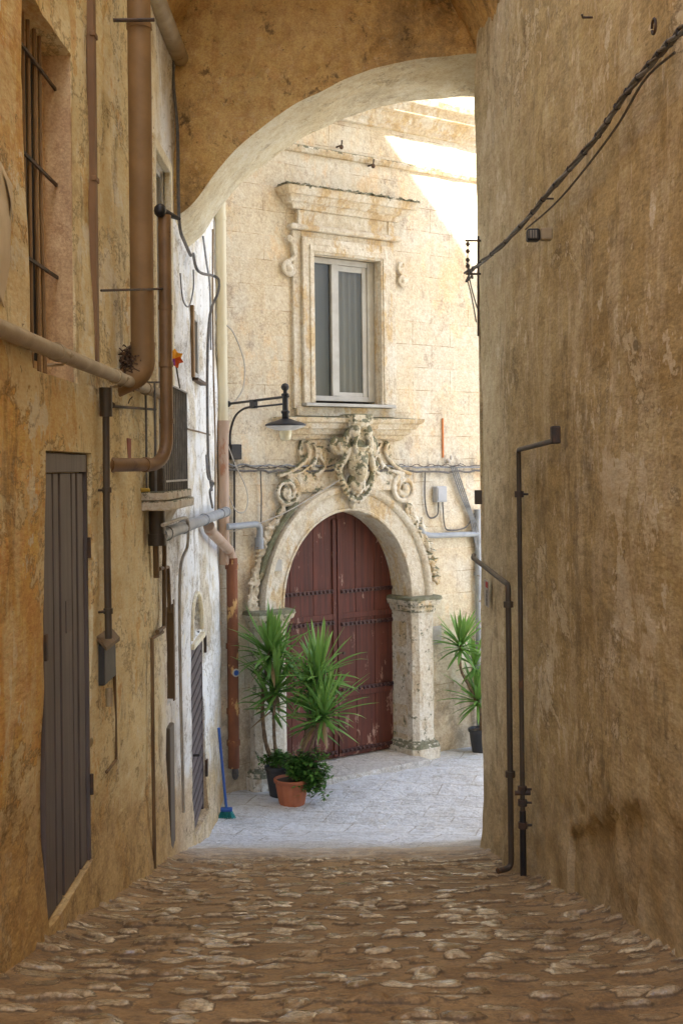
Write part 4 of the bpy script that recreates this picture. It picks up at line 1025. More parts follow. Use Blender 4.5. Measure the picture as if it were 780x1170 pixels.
# drain pipe in the corner: cream, then pink, then rusty
dr = thing('drainpipe', 'tall corner drainpipe, cream above, pink in the middle and rusty at the foot', 'drainpipe', tuple(F3(.03,.09,.25)))
mb = MB(); mb.tube([F3(.0,.10,4.06), F3(0,.10,9.5)], .058, 14)
for h in (5.2, 6.35, 4.98): mb.tube([F3(0,.10,h), F3(0,.10,h+.04)], .064, 14)
obj('upper_pipe', mb, M['creampipe'], dr, smooth=50)
mb = MB(); mb.tube([F3(0,.10,2.55), F3(0,.10,4.05)], .060, 14); mb.tube([F3(0,.10,4.0), F3(0,.10,4.14)], .070, 14); obj('middle_pipe', mb, M['pinkpipe'], dr, smooth=50)
mb = MB(); mb.tube([F3(.08,.12,.30), F3(.085,.12,2.62)], .062, 14)
for h in (.55, .9, 1.62, 2.5): mb.tube([F3(.08,.12,h), F3(.08,.12,h+.06)], .074, 14)
obj('lower_pipe', mb, M['rust'], dr, smooth=50)
mb = MB(); q = F3(.085,.12,2.60); q0 = on_left(240, 606, .10); mb.tube(round_path([q0 + Vector((0,-.10,.05)), q0, q + Vector((-.02,-.02,.10)), q], .10), .055, 12); obj('elbow', mb, M['pinkpipe'], dr, smooth=50)
mb = MB(); mb.tube([F3(.08,.186,1.36), F3(.08,.194,1.36)], .045, 16); obj('sticker', mb, M['label'], dr, smooth=40)
mb = MB(); mb.tube([F3(.08,.194,1.36), F3(.08,.197,1.36)], .030, 16); obj('sticker_emblem', mb, M['blue'], dr, smooth=40)
mb = MB(); mb.tube(round_path([F3(.0,.17,2.97), F3(.47,.10,2.985), F3(.47,.08,2.78)], .08), .036, 12); mb.tube([F3(.47,.08,2.83), F3(.47,.08,2.70)], .05, 12)
tagit(obj('wall_pipe', mb, M['greypvc'], smooth=50), 'blue grey pipe elbow ending above the left side of the arch', 'pipe')
# ---------------------------------------------------------------- pipes and fittings on the left house
UL = on_left
def V(a, dx=0, dy=0, dz=0): return Vector((a.x+dx, a.y+dy, a.z+dz))
# big brown downpipe with a bend at its foot
bp = thing('drainpipe', 'very wide brown painted downpipe high on the left wall, curving into it at the foot', 'drainpipe', tuple(UL(150, 432)))
yb = 7.58; r = .073; x = LX+.14; zb = at_y(162, 395, yb).z
mb = MB(); mb.tube([(x, yb, zb), (x, yb, 9.5)], r, 20); mb.tube([(x, yb, zb-.02), (x, yb, zb+.02)], r+.004, 20)
mb.tube([(x, yb, 6.33), (x, yb, 6.36)], r+.006, 20); obj('pipe', mb, M['brownpipe'], bp, smooth=50)
mb = MB(); mb.tube(round_path([(x, yb, zb), (x, yb, zb-.17), (LX-.05, yb-.12, zb-.27)], .2, 8), r+.003, 20); obj('elbow', mb, M['brownpipe'], bp, smooth=50)
mb = MB(); mb.tube([(LX, yb-.10, 6.35), (LX+.25, yb-.10, 6.35)], .012, 6); obj('clamp', mb, M['blackrust'], bp)
nb = MB(); rnd = random.Random(2); c = UL(149, 420, .06)
nb.ball(c, .045, .10, .075)
for i in range(420):
    a = Vector((rnd.gauss(0,.028), rnd.gauss(0,.07), rnd.gauss(0,.055))); d = Vector((rnd.gauss(0,1), rnd.gauss(0,1), rnd.gauss(0,.8))).normalized()*.028
    nb.tube([c+a-d, c+a+d*.2+Vector((0,0,.01)), c+a+d], .004, 4)
tagit(obj('bird_nest', nb, M['nest']), 'dark twig nest wedged behind the foot of the wide brown downpipe', 'nest')
# coppery pipe: down, then elbow back along the wall
y1 = 7.76; P1 = at_y(188, 246, y1); x = P1.x; zE = on_left(150, 531, .11).z
mb = MB(); xw, yw = LX-.04, on_left(122, 531, 0).y
mb.tube(round_path([P1, (x, y1, zE), (xw, yw, zE)], .20, 12), .041, 16)
for z in (zE+.26, zE+.98, zE+.62): mb.tube([(x, y1, z), (x, y1, z+.03)], .046, 16)
dd = Vector((xw-x, yw-y1, 0)).normalized(); q = Vector((x, y1, zE)) + dd*.22; mb.tube([q, q+dd*.04], .046, 16); q = Vector((xw, yw, zE)) - dd*.12; mb.tube([q, q+dd*.04], .047, 16)
cp = tagit(obj('drainpipe', mb, M['copper'], smooth=50), 'slim coppery downpipe that bends back along the left wall at its foot', 'drainpipe')
mb = MB(); z1 = P1.z; mb.ball((x-.02, y1-.05, z1+.02), .04, .045, .045); mb.tube([(x-.02, y1-.05, z1+.02), (x+.08, y1+.12, z1)], [.03,.012], 8); 
tagit(obj('spotlight', mb, M['black'], smooth=50), 'small black spotlight on top of the coppery downpipe', 'spotlight')
mb = MB(); zz = UL(118, 331, .05).z; mb.tube([UL(116, 332, .04), at_y(188, 330, 7.76)], .008, 6); tagit(obj('tie_bar', mb, M['blackrust']), 'thin rusty bar tying the brown downpipes to the wall', 'bar')
mb = MB(); mb.tube([UL(126, 464, .03), UL(178, 468, .04)], .009, 6); mb.ball(UL(128, 463, .04), .02,.02,.02); tagit(obj('tie_bar', mb, M['blackrust']), 'thin rusty rod under the long horizontal pipe', 'bar')
# long horizontal ochre pipe
za = EYE + .545
mb = MB(); mb.tube([(LX+.07, 3.2, za+.004), (LX+.075, 6.0, za-.006), (LX+.07, 9.0, za)], .037, 14)
for yy in (5.55, 7.0, 8.1): mb.tube([(LX+.07, yy, za-.002), (LX+.07, yy+.07, za-.002)], .044, 14)
for yy in (5.7, 7.2): mb.tube([(LX, yy, za-.05), (LX+.07, yy, za-.05), (LX+.12, yy, za)], .008, 6)
tagit(obj('wall_pipe', mb, M['ochrepvc'], smooth=50), 'long horizontal ochre pipe crossing the left wall above the grey door', 'pipe')
# vertical conduit with meter box
a = UL(121, 430, .06); yv = a.y
mb = MB(); zt = UL(121, 447, .06).z; zb_ = UL(121, 732, .06).z
mb.tube([(LX+.06, yv, zt-.05), (LX+.055, yv+.01, (zt+zb_)/2), (LX+.06, yv, zb_)], .020, 10); mb.tube([(LX+.06, yv, zt-.14), (LX+.06, yv, zt+.02)], .036, 10)
for p in (700, 560): z = UL(121, p, .06).z; mb.tube([(LX, yv-.05, z), (LX+.06, yv, z)], .008, 6); mb.tube([(LX+.06, yv, z-.015), (LX+.06, yv, z+.015)], .026, 10)
tagit(obj('conduit', mb, M['dullpipe'], smooth=50), 'dull upright conduit running down from the long pipe to the small dark box', 'conduit')
mb = MB(); mb.box(LX-.02, LX+.022, yv-.035, yv+.035, za+.05, 9.4); 
for z in (5.2, 6.0, 6.9): mb.box(LX+.0, LX+.03, yv-.045, yv+.045, z, z+.03)
tagit(obj('conduit', mb, M['rustboard'], bevel=.006), 'flat reddish brown duct rising above the long horizontal pipe', 'conduit')
m = thing('meter_box', 'small weathered dark box with a sloping lid under the upright conduit', 'box', tuple(UL(118, 795)))
y0_, y1_ = UL(108, 760, .0).y, UL(124, 760, .0).y
z0_, z1_ = UL(118, 793, .05).z, UL(118, 735, .05).z
mb = MB(); mb.box(LX-.01, LX+.045, y0_+.06, y1_, z0_+.03, z1_-.02); obj('box', mb, M['meter'], m, bevel=.008)
mb = MB(); mb.add([(LX, y0_+.01, z1_+.05), (LX+.065, y0_+.01, z1_-.025), (LX+.065, y1_+.02, z1_-.025), (LX, y1_+.02, z1_+.05), (LX, y0_+.01, z1_+.03), (LX+.065, y0_+.01, z1_-.045), (LX+.065, y1_+.02, z1_-.045), (LX, y1_+.02, z1_+.03)],
                    [(0,1,2,3),(7,6,5,4),(0,4,5,1),(1,5,6,2),(2,6,7,3),(3,7,4,0)]); obj('lid', mb, M['stainpipe'], m)
mb = MB(); mb.tube([(LX+.05, yv+.05, z0_), (LX+.05, yv+.05, z0_-.10)], .02, 8); obj('outlet', mb, M['ochrepvc'], m, smooth=50)
mb = MB(); mb.tube([UL(131, 762, .02), UL(133, 868, .02), UL(122, 882, .02)], .010, 6); tagit(obj('conduit', mb, M['stainpipe'], smooth=50), 'thin stained wire line right of the small dark box', 'conduit')
# grey down + across pipe
g = UL(178, 540, .08); y_ = g.y
mb = MB(); p0 = UL(179, 535, .08); p1 = UL(180, 615, .08); p2 = UL(248, 594, .12)
mb.tube([p0, p1 + Vector((0,0,-.02))], .055, 14); mb.tube([p1+Vector((0,0,.03)), p1+Vector((0,0,-.05))], .064, 14)
tagit(obj('wall_pipe', mb, M['dullpipe'], smooth=50), 'dark upright pipe stub beside the balcony corbel', 'pipe')
zz = UL(183, 612, .10).z
mb = MB(); pA = Vector((LX+.10, UL(184, 612, .10).y, zz)); pB = Vector((LX+.12, 13.2, zz))
mb.tube([pA, (pA+pB)/2, pB], .048, 14)
for t in (.05, .25, .55, .85, .97): c = pA.lerp(pB, t); mb.tube([c, c+Vector((0,.08,0))], .056, 14)
tagit(obj('wall_pipe', mb, M['greypvc'], smooth=50), 'thick blue grey pipe running under the balcony along the whitewashed wall', 'pipe')
top_tube('conduit', 'thin S-curved conduit falling from the grey pipe down the whitewashed wall', 'conduit', [UL(186,600,.20), UL(212,592,.16), UL(215,606,.14), UL(214,625,.07), UL(206,655,.04), UL(206,760,.04), UL(210,928,.04)], .013, M['greyconduit'], n=8, smooth=5)
top_tube('conduit', 'reddish pipe stub left of the thick grey pipe end', 'conduit', [UL(178,618,.04), UL(179,660,.04)], .022, M['stainpipe'], n=8)
top_tube('conduit', 'straight ochre conduit just below the thick grey pipe', 'conduit', [UL(188,622,.04), UL(188,716,.04), UL(180,722,.04)], .017, M['stainpipe'], n=8)
top_tube('conduit', 'short brown conduit leading into the dark slot opening', 'conduit', [UL(182,650,.03), UL(192,648,.03), UL(194,700,.03)], .016, M['stainpipe'], n=8)
top_tube('conduit', 'tall stained ochre conduit rising from the cobbles on the left', 'conduit', [UL(186,722,.03), UL(174,730,.04), UL(175,860,.04), UL(177,992,.04)], .013, M['stainpipe'], n=8)
b = MB(); b.box(LX-.01, LX+.03, UL(190,830).y, UL(195,830).y, gz(9.6)-.05, UL(193,828).z); tagit(obj('conduit', b, M['dullpipe'], bevel=.01), 'flat square topped duct standing against the foot of the whitewashed wall', 'conduit')
top_tube('wall_spout', 'small yellow capped spout poking from the left wall beside the dark pipe', 'spout', [UL(160, 560, .01), UL(170, 560, .06)], .016, M['brassy'], n=8)
mb = MB(); mb.box(LX+.005, LX+.02, UL(137,1).y, UL(141,1).y, UL(139,530).z, UL(139,500).z); tagit(obj('iron_strip', mb, M['redrust'], bevel=.004), 'short rust red iron strip above the copper elbow', 'strip')
# pipe under the vault
top_tube('wall_pipe', 'pale fat pipe stub running under the vault into the brown end wall', 'pipe', [(LX+.03, 8.3, EYE+3.47), (LX+.04, 10.32, EYE+3.47)], .072, M['ochrepvc'], n=16)
# corner cables
cc_ = [at_y(197, 20, 10.22), at_y(198, 90, 10.22), at_y(203, 150, 10.22), at_y(204, 230, 10.22), at_y(206, 262, 10.22), at_y(211, 276, 10.5), at_y(218, 292, 10.9)]
top_tube('cable', 'dark cable hugging the corner between the left wall and the brown end wall', 'cable', cc_, .015, M['cable'], n=6, smooth=4)
top_tube('cable', 'thick grey cable swinging from the arch foot towards the cream drainpipe', 'cable', [at_y(221,290,11.2), UL(224,305,.08), UL(230,312,.10), UL(243,315,.14), UL(250,320,.2), UL(249,335,.16), UL(240,360,.07), UL(237,420,.05), UL(238,520,.05), UL(242,560,.05)], .014, M['cable'], n=6, smooth=5)
top_tube('cable', 'thin cable hanging in a loop on the whitewashed wall above the slit window', 'cable', [UL(206,312,.02), UL(209,342,.03), UL(216,350,.03), UL(221,330,.03), UL(221,308,.03)], .007, M['cable'], n=6, smooth=6)
top_tube('cable', 'thin straight cable running the full height beside the cream drainpipe', 'cable', [UL(243,262,.05), UL(243,340,.05), UL(244,430,.05), UL(246,500,.05), UL(246,590,.05)], .009, M['stainpipe'], n=6)
top_tube('cable', 'pale thin cable climbing from the arch foot beside the drainpipe', 'cable', [UL(232,270,.05), UL(236,300,.05), UL(240,330,.05), UL(241,400,.05)], .010, M['greycable'], n=6, smooth=4)
top_tube('cable', 'tangled dark cable ends hooked on the wall under the balcony level', 'cable', [UL(236,520,.05), UL(238,545,.08), UL(244,552,.08), UL(240,562,.08), UL(243,580,.06)], .012, M['cable'], n=6, smooth=5)
top_tube('cable', 'thin rusty line crossing the whitewashed wall beside the railing', 'cable', [UL(214,490,.02), UL(226,493,.02), UL(240,497,.02)], .008, M['stainpipe'], n=6)
# pinwheel flower on the balcony
fl = thing('pinwheel', 'yellow, orange and purple pinwheel flower on a stick above the balcony rail', 'pinwheel', tuple(UL(205, 442, .15)))
mb = MB(); c = UL(200, 410, .17); mb.tube([UL(206, 446, .16), c], .006, 6); obj('stick', mb, M['stem'], fl)
for k, (mt, da) in enumerate((('yellow', 90), ('yellow', 30), ('yellow', 150), ('orange', -20), ('orange', -70), ('purple', 200), ('purple', 240))):
    mb = MB(); a = R_(da); d = Vector((math.cos(a)*.9, -.1, math.sin(a))); s_ = Vector((-math.sin(a), .1, math.cos(a)))
    p = [c+Vector((0,-.02,0)), c+d*.035+s_*.028+Vector((0,-.035,0)), c+d*.075, c+d*.035-s_*.028+Vector((0,-.005,0)), c+d*.03+Vector((0,.02,0))]
    mb.add(p, [(0,1,2),(0,2,3),(0,4,2),(4,1,2),(4,3,2)]); obj('petal', mb, M[mt], fl)
# yellowed sheet hanging at the near left
mb = MB(); A = [UL(-30,165,.03), UL(2,172,.05), UL(10,185,.055), UL(14,200,.05), UL(14,350,.04), UL(12,362,.04), UL(-30,335,.04)]
yl, yr = 4.05, UL(19,260,.05).y; nn, mm = 14, 26; ztop, zbot = UL(8,176,.05).z, UL(12,360,.05).z
for j in range(mm+1):
    for i in range(nn+1):
        u, v = i/nn, j/mm; y = yl+(yr-yl)*u; e = .02*math.sin(v*7)*u + .03*(1-abs(2*v-1))*u*0
        drop = .06*u**3*(1-v)**4*6 - 0; zz = ztop + (zbot-ztop)*v - (.22*u**6 if v < .04 else .18*u**6*max(0,1-v*8)) + .22*(1-u)*v
        mb.v.append(Vector((LX + .045 + .012*math.sin(u*9+v*2) + .01*mn.noise((u*4, v*5, 2)) - .015*u, y+e*.3+mn.noise((v*5,1,1))*.02*u, zz)))
mb.f = [(j*(nn+1)+i, j*(nn+1)+i+1, (j+1)*(nn+1)+i+1, (j+1)*(nn+1)+i) for j in range(mm) for i in range(nn)]
sh = tagit(obj('plastic_sheet', mb, M['cloth'], smooth=80), 'yellowed sheet hanging flat on the near left wall', 'sheet')
so = sh.modifiers.new('thick', 'SOLIDIFY'); so.thickness = .004
# broom
br = thing('broom', 'blue handled broom with teal bristles leaning on the whitewashed wall', 'broom', tuple(UL(245, 920, .2)))
b0 = Vector((LX+.14, 12.6, court_z(LX+.14, 12.6))); b1 = UL(250, 832, .10)
mb = MB(); mb.tube([b0+Vector((0,0,.09)), b1], .014, 10); obj('handle', mb, M['blue'], br, smooth=50)
mb = MB(); mb.box(-.06, .06, -.03, .03, .07, .11, Matrix.Translation(Vector((b0.x, b0.y, court_z(b0.x, b0.y))))); obj('head', mb, M['blue'], br, bevel=.01)
mb = MB(); rnd = random.Random(4); zg = court_z(b0.x, b0.y)
for i in range(160):
    a = Vector((b0.x+rnd.uniform(-.055,.055), b0.y+rnd.uniform(-.025,.025), zg+.08)); mb.tube([a, Vector((a.x+(a.x-b0.x)*.6+rnd.gauss(0,.006), a.y+rnd.gauss(-.01,.012), zg+.004))], .0022, 3)
obj('bristles', mb, M['teal'], br)

# ---------------------------------------------------------------- fittings on the right house
UR = on_right
def ondn(px, py, off): p = UR(px, py, off); return p
a, b_, c = UR(634, 503, .04), UR(592, 513, .05), UR(598, 992, .05)
b_ = UR(592, 514, .05); c.y = b_.y; c.x = b_.x; c.z = gz(c.y)+.02
cd = thing('conduit', 'longer dark conduit on the right wall with bent top and a low valve', 'conduit', tuple(c))
mb = MB(); mb.tube(round_path([a, b_, c], .03), .016, 10); obj('pipe', mb, M['dullpipe'], cd, smooth=50)
for py in (565, 900, 940, 915): z = UR(595, py, .05).z; mb = MB(); mb.tube([(c.x, c.y, z-.02), (c.x, c.y, z+.02)], .030, 10); mb.tube([(c.x, c.y, z), (c.x+.06, c.y, z)], .008, 6); obj('clamp', mb, M['blackrust'], cd, smooth=50)
z = UR(596, 905, .05).z; mb = MB(); mb.tube([(c.x-.05, c.y-.01, z), (c.x+.05, c.y-.01, z)], .016, 8); obj('valve', mb, M['blackrust'], cd, smooth=50)
mb = MB(); z = UR(596, 960, .05).z; mb.tube([(c.x, c.y, c.z-.05), (c.x, c.y, z+.2)], .021, 10); obj('lower_sleeve', mb, M['black'], cd, smooth=50)
mb = MB(); q = a; mb.obox(q+Vector((0,.0,.03)), (1,0,0), (0,1,0), (0,0,1), .05, .07, .10); obj('end_fitting', mb, M['blackrust'], cd, bevel=.01)
a, b_ = UR(546, 650, .03), UR(580, 668, .06); z = b_.z
b2 = Vector((b_.x, b_.y, z)); c = Vector((b_.x, b_.y, gz(b_.y)+.03))
mb = MB(); mb.tube(round_path([Vector((xr(10.25)-.02, 10.34, z+.06)), Vector((a.x-.02, 10.2, z+.05)), b2, c, c+Vector((-.10,-.06,-.0))], .05), .020, 10)
for py in (690, 880): zz = UR(581, py, .05).z; mb.tube([(c.x, c.y, zz-.02), (c.x, c.y, zz+.02)], .034, 10)
tagit(obj('conduit', mb, M['dullpipe'], smooth=50), 'shorter conduit near the corner of the right wall, turned out below', 'conduit')
wl_ = thing('bulkhead_light', 'small caged dark wall light on the right wall below the cable', 'wall light', tuple(UR(612, 268)))
p = UR(627, 268, .0); mb = MB(); mb.obox(p+Vector((-.02,0,0)), (1,0,0), (0,1,0), (0,0,1), .07, .07, .07); obj('mount', mb, M['ochrepvc'], wl_, bevel=.01)
mb = MB(); q = p+Vector((-.095, 0, -.004)); mb.obox(q, (1,0,0), (0,1,0), (0,0,1), .075, .075, .072); obj('housing', mb, M['black'], wl_, bevel=.012)
mb = MB(); mb.obox(q+Vector((-.005,-.040,0)), (1,0,0), (0,1,0), (0,0,1), .056, .01, .048); obj('lens', mb, M['cableglass'], wl_, bevel=.004)
for k in range(4):
    mb = MB(); xx = q.x-.027+.015*k; mb.tube([(xx, q.y-.048, q.z-.030), (xx, q.y-.048, q.z+.030)], .0028, 6); obj('cage_bar', mb, M['black'], wl_)
# heavy cable bundle climbing the right wall
pts = [(537,310),(545,303),(570,283),(600,252),(622,225),(650,193),(680,158),(700,128),(722,97),(745,70),(765,48),(790,22),(840,-30)]
base = [UR(a, b, .05) for a, b in pts]
cps = catmull(base, 8)
def twist(ph, rr, seed):
    out = []
    for i, q in enumerate(cps):
        a = i*.17+ph; out.append(q + Vector((math.cos(a)*rr*.7, math.cos(a)*rr*.3, math.sin(a)*rr)) + Vector((0, 0, mn.noise((i*.06, seed, 0))*.012)))
    return out
cps = catmull(base, 20)
cb = thing('cable_bundle', 'long twisted grey cable bundle tied together and slanting up the right wall', 'cable', tuple(base[0]))
for k, (ph, rr, r, mt) in enumerate(((0, .008, .009, 'greycable'), (2.1, .010, .008, 'cable'), (4.2, .009, .007, 'cable'))):
    mb = MB(); mb.tube(twist(ph, rr, k), r, 8); obj('strand', mb, M[mt], cb, smooth=60)
for i in range(12, len(cps)-2, 11):
    q = cps[i]; d = (cps[i+1]-cps[i-1]).normalized(); mb = MB(); mb.tube([q-d*.006, q+d*.006], .0175, 8); obj('tie', mb, M['black'], cb)
top_tube('cable', 'slack thin wire hanging just under the cable bundle on the right wall', 'cable', [UR(600,262,.03), UR(640,226,.03), UR(700,150,.03), UR(735,92,.03), UR(770,60,.03)], .006, M['cable'], n=5, smooth=6)
for k, (px, py, lab) in enumerate(((628,227,'iron hook holding the cable bundle at mid wall'), (752,30,'round iron eye hook above the cable bundle high on the near right wall'), (672,20,'small dark peg in the pale diagonal mark high on the right wall'))):
    mb = MB(); q = UR(px, py, 0); mb.tube([q+Vector((.02,0,0)), q+Vector((-.03,0,0)), q+Vector((-.035,-.01,.012))], .006, 6) if k != 1 else mb.tube([q+Vector((-.02,.03*math.cos(a_*.6),.03*math.sin(a_*.6))) for a_ in range(11)], .006, 6)
    tagit(obj('iron_hook', mb, M['blackrust'], smooth=50), lab, 'hook', 'hooks on the right wall')
# bracket with insulators at the corner of the right wall
bk_ = thing('cable_bracket', 'rusty iron cable bracket with insulator beads at the far corner of the right wall', 'bracket', tuple(at_y(545, 380, 10.4)))
def Q(px, py): return at_y(px, py, 10.33)
mb = MB(); mb.tube([Q(546,270), Q(546,384)], .010, 6); mb.tube([Q(549,275), Q(531,275)], .009, 6); mb.tube([Q(550,313), Q(532,313)], .010, 6); obj('frame', mb, M['blackrust'], bk_)
mb = MB(); mb.tube([Q(534,275), Q(534,313)], .005, 6)
for py in (279, 287, 297, 304): mb.ball(Q(534,py), .018,.018,.02)
obj('insulator_string', mb, M['blackrust'], bk_, smooth=60)
for k, l in enumerate(([(533,300),(536,312),(532,322),(538,316)], [(536,318),(540,335),(545,352)], [(534,320),(539,340),(544,368)], [(530,312),(537,308),(540,318)])):
    top_tube('cable', ['knotted cable loop on the corner bracket', 'short wire dropping from the corner bracket', 'long wire dropping from the corner bracket', 'small curled wire across the corner bracket'][k], 'cable', [Q(*p_) + Vector((0,.01*k,0)) for p_ in l], .010 if k in (0,3) else .006, M['cable'], n=6, smooth=5)
mb = MB(); q = at_y(546, 568, 10.34); mb.obox(q, (1,0,0), (0,1,0), (0,0,1), .06, .06, .12); tagit(obj('small_box', mb, M['dullpipe'], bevel=.006), 'small dark box fixed at the far corner of the right wall', 'box')
st = thing('paper_sticker', 'narrow faded sticker with a red mark beside the corner conduit', 'sticker', tuple(UR(556, 690)))
mb = MB(); A, B = UR(553.5,662,.004), UR(557.5,694,.004); mb.obox((A+B)/2, (1,0,0), (RB,1,0), (0,0,1), .008, abs(A.y-B.y)+.03, abs(A.z-B.z)); st_p = obj('sheet', mb, M['label'], st)
mb = MB(); C_ = UR(555.5, 668, .010); mb.obox(C_, (1,0,0), (RB,1,0), (0,0,1), .004, .10, .045); obj('mark', mb, M['red'], st)
for k in range(4):
    mb = MB(); C_ = UR(555.6, 676+4.6*k, .010); mb.lathe([(.016,-.002),(.016,.002)], 10, C_, Matrix.Rotation(R_(90), 4, 'Y')); obj('digit', mb, M['meter'], st)

# ---------------------------------------------------------------- plants
def rosette(c, n, L, rnd, up=.25, axis_=Vector((0,0,1))):
    mb = MB(); tone = []
    for i in range(n):
        az = i*2.39996 + rnd.uniform(-.3,.3); f = i/n
        el = R_(84 - 118*f**1.2) + rnd.uniform(-.24,.24)
        l = L*rnd.uniform(.8,1.12)*(.85 + .4*math.sin(math.pi*min(1, f*1.1+.12)))
        w = rnd.uniform(.021,.031); d = Vector((math.cos(az)*math.cos(el), math.sin(az)*math.cos(el), math.sin(el)))
        side = Vector((-math.sin(az), math.cos(az), 0)); seg = 7; p = Vector(c) + Vector((0,0,-.10*f)); vs = []
        droop = rnd.uniform(.02,.13)*(1+1.3*f); twist_ = rnd.uniform(-.4,.4)
        for s in range(seg+1):
            u = s/seg; ww = w*(.65+.6*u)*(1-u**3.0) if u < 1 else 0.0008
            nrm = side.cross(d).normalized(); sd = (side*math.cos(twist_*u) + nrm*math.sin(twist_*u))
            vs += [p - sd*ww + nrm*ww*.45, p - nrm*.0, p + sd*ww + nrm*ww*.45]
            p = p + d*(l/seg); d = (d + Vector((0,0,-1))*droop*(.25+u)).normalized()
        fs = []
        for s in range(seg):
            b = 3*s; fs += [(b, b+1, b+4, b+3), (b+1, b+2, b+5, b+4)]
        mb.add(vs, fs); t = rnd.random()*.6 + (.4 if f < .4 else 0) if f < .93 or rnd.random() < .4 else 2.0; tone += [t]*len(vs)
    return mb, tone
def leafobj(name, mt, mat, parent, tone):
    mb = mt; me_o = obj(name, mb, mat, parent, smooth=70)
    at = me_o.data.attributes.new('tone', 'FLOAT', 'POINT'); at.data.foreach_set('value', tone); return me_o
def pot(root, c, r0, r1, h, mat, ridges=True):
    prof = [(r0*.97,0),(r0,.01)]
    for k in range(1, 7): prof.append((r0+(r1-r0)*k/7, h*k/7*.86))
    prof += [(r1*.99,h*.86),(r1*1.07,h*.865),(r1*1.09,h*.88),(r1*1.10,h*.985),(r1*1.07,h),(r1*.99,h),(r1*.97,h*.90)]
    mb = MB(); n = 56; vs = []
    for r, z in prof:
        for k in range(n):
            a = 2*math.pi*k/n; q = r*(1+(.018*(1 if k % 4 < 2 else -1) if ridges and z < h*.85 else 0)); vs.append((c[0]+q*math.cos(a), c[1]+q*math.sin(a), c[2]+z))
    m = len(prof); mb.add(vs, [(i*n+k, i*n+(k+1)%n, (i+1)*n+(k+1)%n, (i+1)*n+k) for i in range(m-1) for k in range(n)] + [tuple(reversed(range(n)))])
    obj('pot', mb, mat, root, smooth=40)
    mb = MB(); vs = [(c[0], c[1], c[2]+h*.92)]; 
    for k in range(24): a = 2*math.pi*k/24; vs.append((c[0]+r1*.985*math.cos(a), c[1]+r1*.985*math.sin(a), c[2]+h*.905))
    mb.add(vs, [(0, 1+k, 1+(k+1)%24) for k in range(24)]); obj('soil', mb, M['soil'], root)
def trunk(root, pts, r0, r1, name='trunk'):
    P_ = catmull([Vector(p) for p in pts], 8); k = len(P_)
    rr = [(r0+(r1-r0)*i/(k-1))*(1+.10*math.sin(i*2.1)+.05*random.random()) for i in range(k)]
    mb = MB(); mb.tube(P_, rr, 10); obj(name, mb, M['trunk'], root, smooth=60)
rnd = random.Random(11)
def clump(root, c, spread, n, rnd, droop=(0,0,0), size=.035):
    mb = MB(); tone = []; st = MB()
    for s in range(n):
        a = rnd.uniform(0, 6.28); r = rnd.uniform(.2,1)
        tip = Vector((c[0]+spread[0]*r*math.cos(a)+droop[0]*rnd.random(), c[1]+spread[1]*r*math.sin(a)+droop[1]*rnd.random(), c[2]+spread[2]*rnd.uniform(.2,1)*(1.1-r*.5)+droop[2]*rnd.random()*r))
        base = Vector((c[0]+rnd.uniform(-.05,.05), c[1]+rnd.uniform(-.05,.05), c[2]-.02)); mid = (base+tip)/2 + Vector((0,0,.08))
        path = catmull([base, mid, tip], 6); st.tube(path, .0028, 4)
        for q in range(16):
            i = rnd.randrange(3, len(path)); p = path[i] + Vector((rnd.gauss(0,.018), rnd.gauss(0,.018), rnd.gauss(0,.018)))
            az = rnd.uniform(0,6.28); el = rnd.uniform(-.7,.6); d = Vector((math.cos(az)*math.cos(el), math.sin(az)*math.cos(el), math.sin(el))); sd = d.cross(Vector((0,0,1))).normalized()
            l = size*rnd.uniform(.7,1.3); nrm = sd.cross(d)
            mb.add([p, p+d*l*.45+sd*l*.28+nrm*.004, p+d*l, p+d*l*.45-sd*l*.28+nrm*.004], [(0,1,2,3)]); tone += [rnd.random()]*4
    leafobj('foliage', mb, M['shrub'], root, tone); obj('stems', st, M['stem'], root)
# black pot with the tall left yucca
def gpt(px, py):
    p = on_ground(px, py); p.z = court_z(p.x, p.y); return p
g1 = gpt(319, 912); g1.y += .10
A = thing('potted_yucca', 'tall two-headed yucca in a black pot, just left of the terracotta pot', 'potted plant', tuple(g1))
pot(A, g1, .11, .15, .34, M['blackpot'], False)
yq = g1.y
h1, h2 = at_y(308, 742, yq+.06), at_y(316, 782, yq-.05)
bs = g1+Vector((0,0,.30))
trunk(A, [bs+Vector((-.02,0,0)), at_y(304,850,yq), at_y(300,800,yq+.03), h1], .026, .018); trunk(A, [bs, at_y(314,850,yq), at_y(313,815,yq-.03), h2], .022, .016)
for c, n, L in ((h1, 60, .40), (h2, 54, .38), (h2+Vector((-.06,.10,-.20)), 26, .34), (h1+Vector((.10,.03,-.10)), 30, .34)):
    m_, t_ = rosette(c, n, L*1.18, rnd); leafobj('rosette', m_, M['yucca'], A, t_)
clump(A, g1+Vector((-.03,-.02,.33)), (.20,.15,.16), 40, rnd, (0,0,0), .06)
g2 = gpt(333, 922); g2.y += .16
B = thing('potted_yucca', 'two-headed yucca with a leafy trailing shrub in a ribbed terracotta pot', 'potted plant', tuple(g2))
pot(B, g2, .135, .178, .28, M['terracotta'])
yq = g2.y; h1, h2 = at_y(364, 768, yq+.12), at_y(369, 812, yq-.04); h0 = at_y(344, 800, yq+.18)
bs = g2+Vector((.02,.02,.25))
trunk(B, [bs, at_y(345,860,yq+.05), at_y(353,820,yq+.10), h1], .026, .018); trunk(B, [bs+Vector((.03,0,0)), at_y(350,870,yq), at_y(358,845,yq-.02), h2], .022, .016)
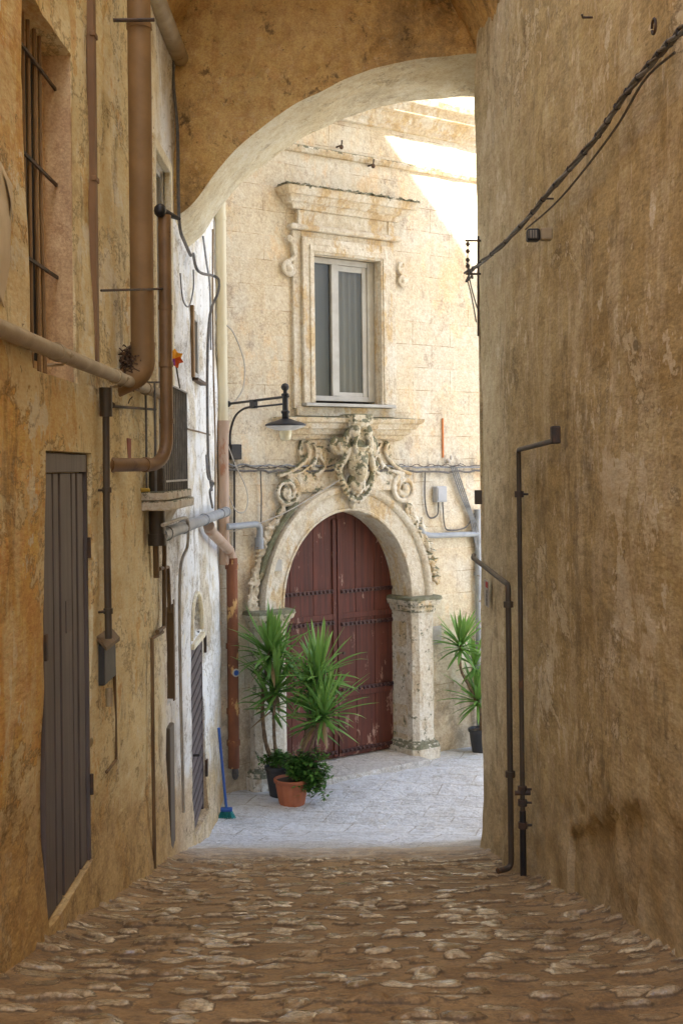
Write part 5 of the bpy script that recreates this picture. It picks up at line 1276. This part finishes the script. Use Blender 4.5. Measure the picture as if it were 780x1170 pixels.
for c, n, L in ((h1, 60, .42), (h2, 60, .42), (h2+Vector((-.10,.12,-.10)), 30, .36), (h1+Vector((-.10,.05,-.16)), 30, .36)):
    m_, t_ = rosette(c, n, L*1.18, rnd); leafobj('rosette', m_, M['yucca'], B, t_)
clump(B, g2+Vector((.06,-.02,.28)), (.22,.16,.36), 95, rnd, (.22,-.05,-.12), .065)
clump(B, g2+Vector((.16,-.05,.24)), (.18,.12,.10), 45, rnd, (.14,-.05,-.22), .065)
# plant against the facade on the right
g3 = FV(3.60, .30, 0); g3.z = court_z(g3.x, g3.y)
C3 = thing('potted_yucca', 'leaning yucca in a dark pot half hidden behind the right wall', 'potted plant', tuple(g3))
pot(C3, g3, .12, .155, .30, M['blackpot'], False)
h1, h2 = FV(3.27, .30, 1.42), FV(3.52, .32, .72)
trunk(C3, [g3+Vector((0,0,.27)), FV(3.56,.3,.55), FV(3.40,.3,.85), FV(3.26,.30,1.1), h1], .024, .016); trunk(C3, [g3+Vector((0,0,.27)), FV(3.57,.32,.5), h2], .02, .016)
for c, n, L in ((h1, 56, .33), (h2, 50, .38), (FV(3.50,.3,1.16), 22, .30)):
    m_, t_ = rosette(c, n, L*1.18, rnd); leafobj('rosette', m_, M['yucca'], C3, t_)

# ---------------------------------------------------------------- light, sky, camera
S = Vector((.70, -1.0, 1.70)).normalized()
sun = bpy.data.lights.new('sun', 'SUN'); sun.energy = 4.5; sun.angle = R_(.5); sun.color = (1, .95, .86)
so = bpy.data.objects.new('sun', sun); COL.objects.link(so); so.rotation_euler = (-S).to_track_quat('-Z', 'Y').to_euler(); so.location = (6, -4, 20)
w = bpy.data.worlds.new('World'); scene.world = w; w.use_nodes = True
bg = w.node_tree.nodes['Background']; sky = w.node_tree.nodes.new('ShaderNodeTexSky'); sky.sky_type = 'NISHITA'; sky.sun_disc = False
sky.sun_elevation = math.asin(S.z); sky.sun_rotation = math.atan2(S.x, S.y); sky.air_density = 1.0; sky.dust_density = 2.0
w.node_tree.links.new(sky.outputs[0], bg.inputs[0]); bg.inputs[1].default_value = .15
cam = bpy.data.cameras.new('camera'); co = bpy.data.objects.new('camera', cam); COL.objects.link(co)
cam.sensor_width = 36; cam.sensor_fit = 'AUTO'; cam.lens = F/1170*36; cam.shift_y = -50/1170; cam.clip_end = 1000; cam.clip_start = .05
co.location = (0, 0, EYE); co.rotation_euler = (Matrix.Rotation(R_(90), 4, 'X') @ Matrix.Rotation(-ROLL*ROLLSIGN, 4, 'Z')).to_euler()
scene.camera = co
scene.view_settings.view_transform = 'Standard'; scene.view_settings.look = 'None'; scene.view_settings.gamma = 1
scene.view_settings.exposure = EXPOSURE
scene.render.engine = 'CYCLES'; scene.cycles.max_bounces = 8; scene.cycles.diffuse_bounces = 5
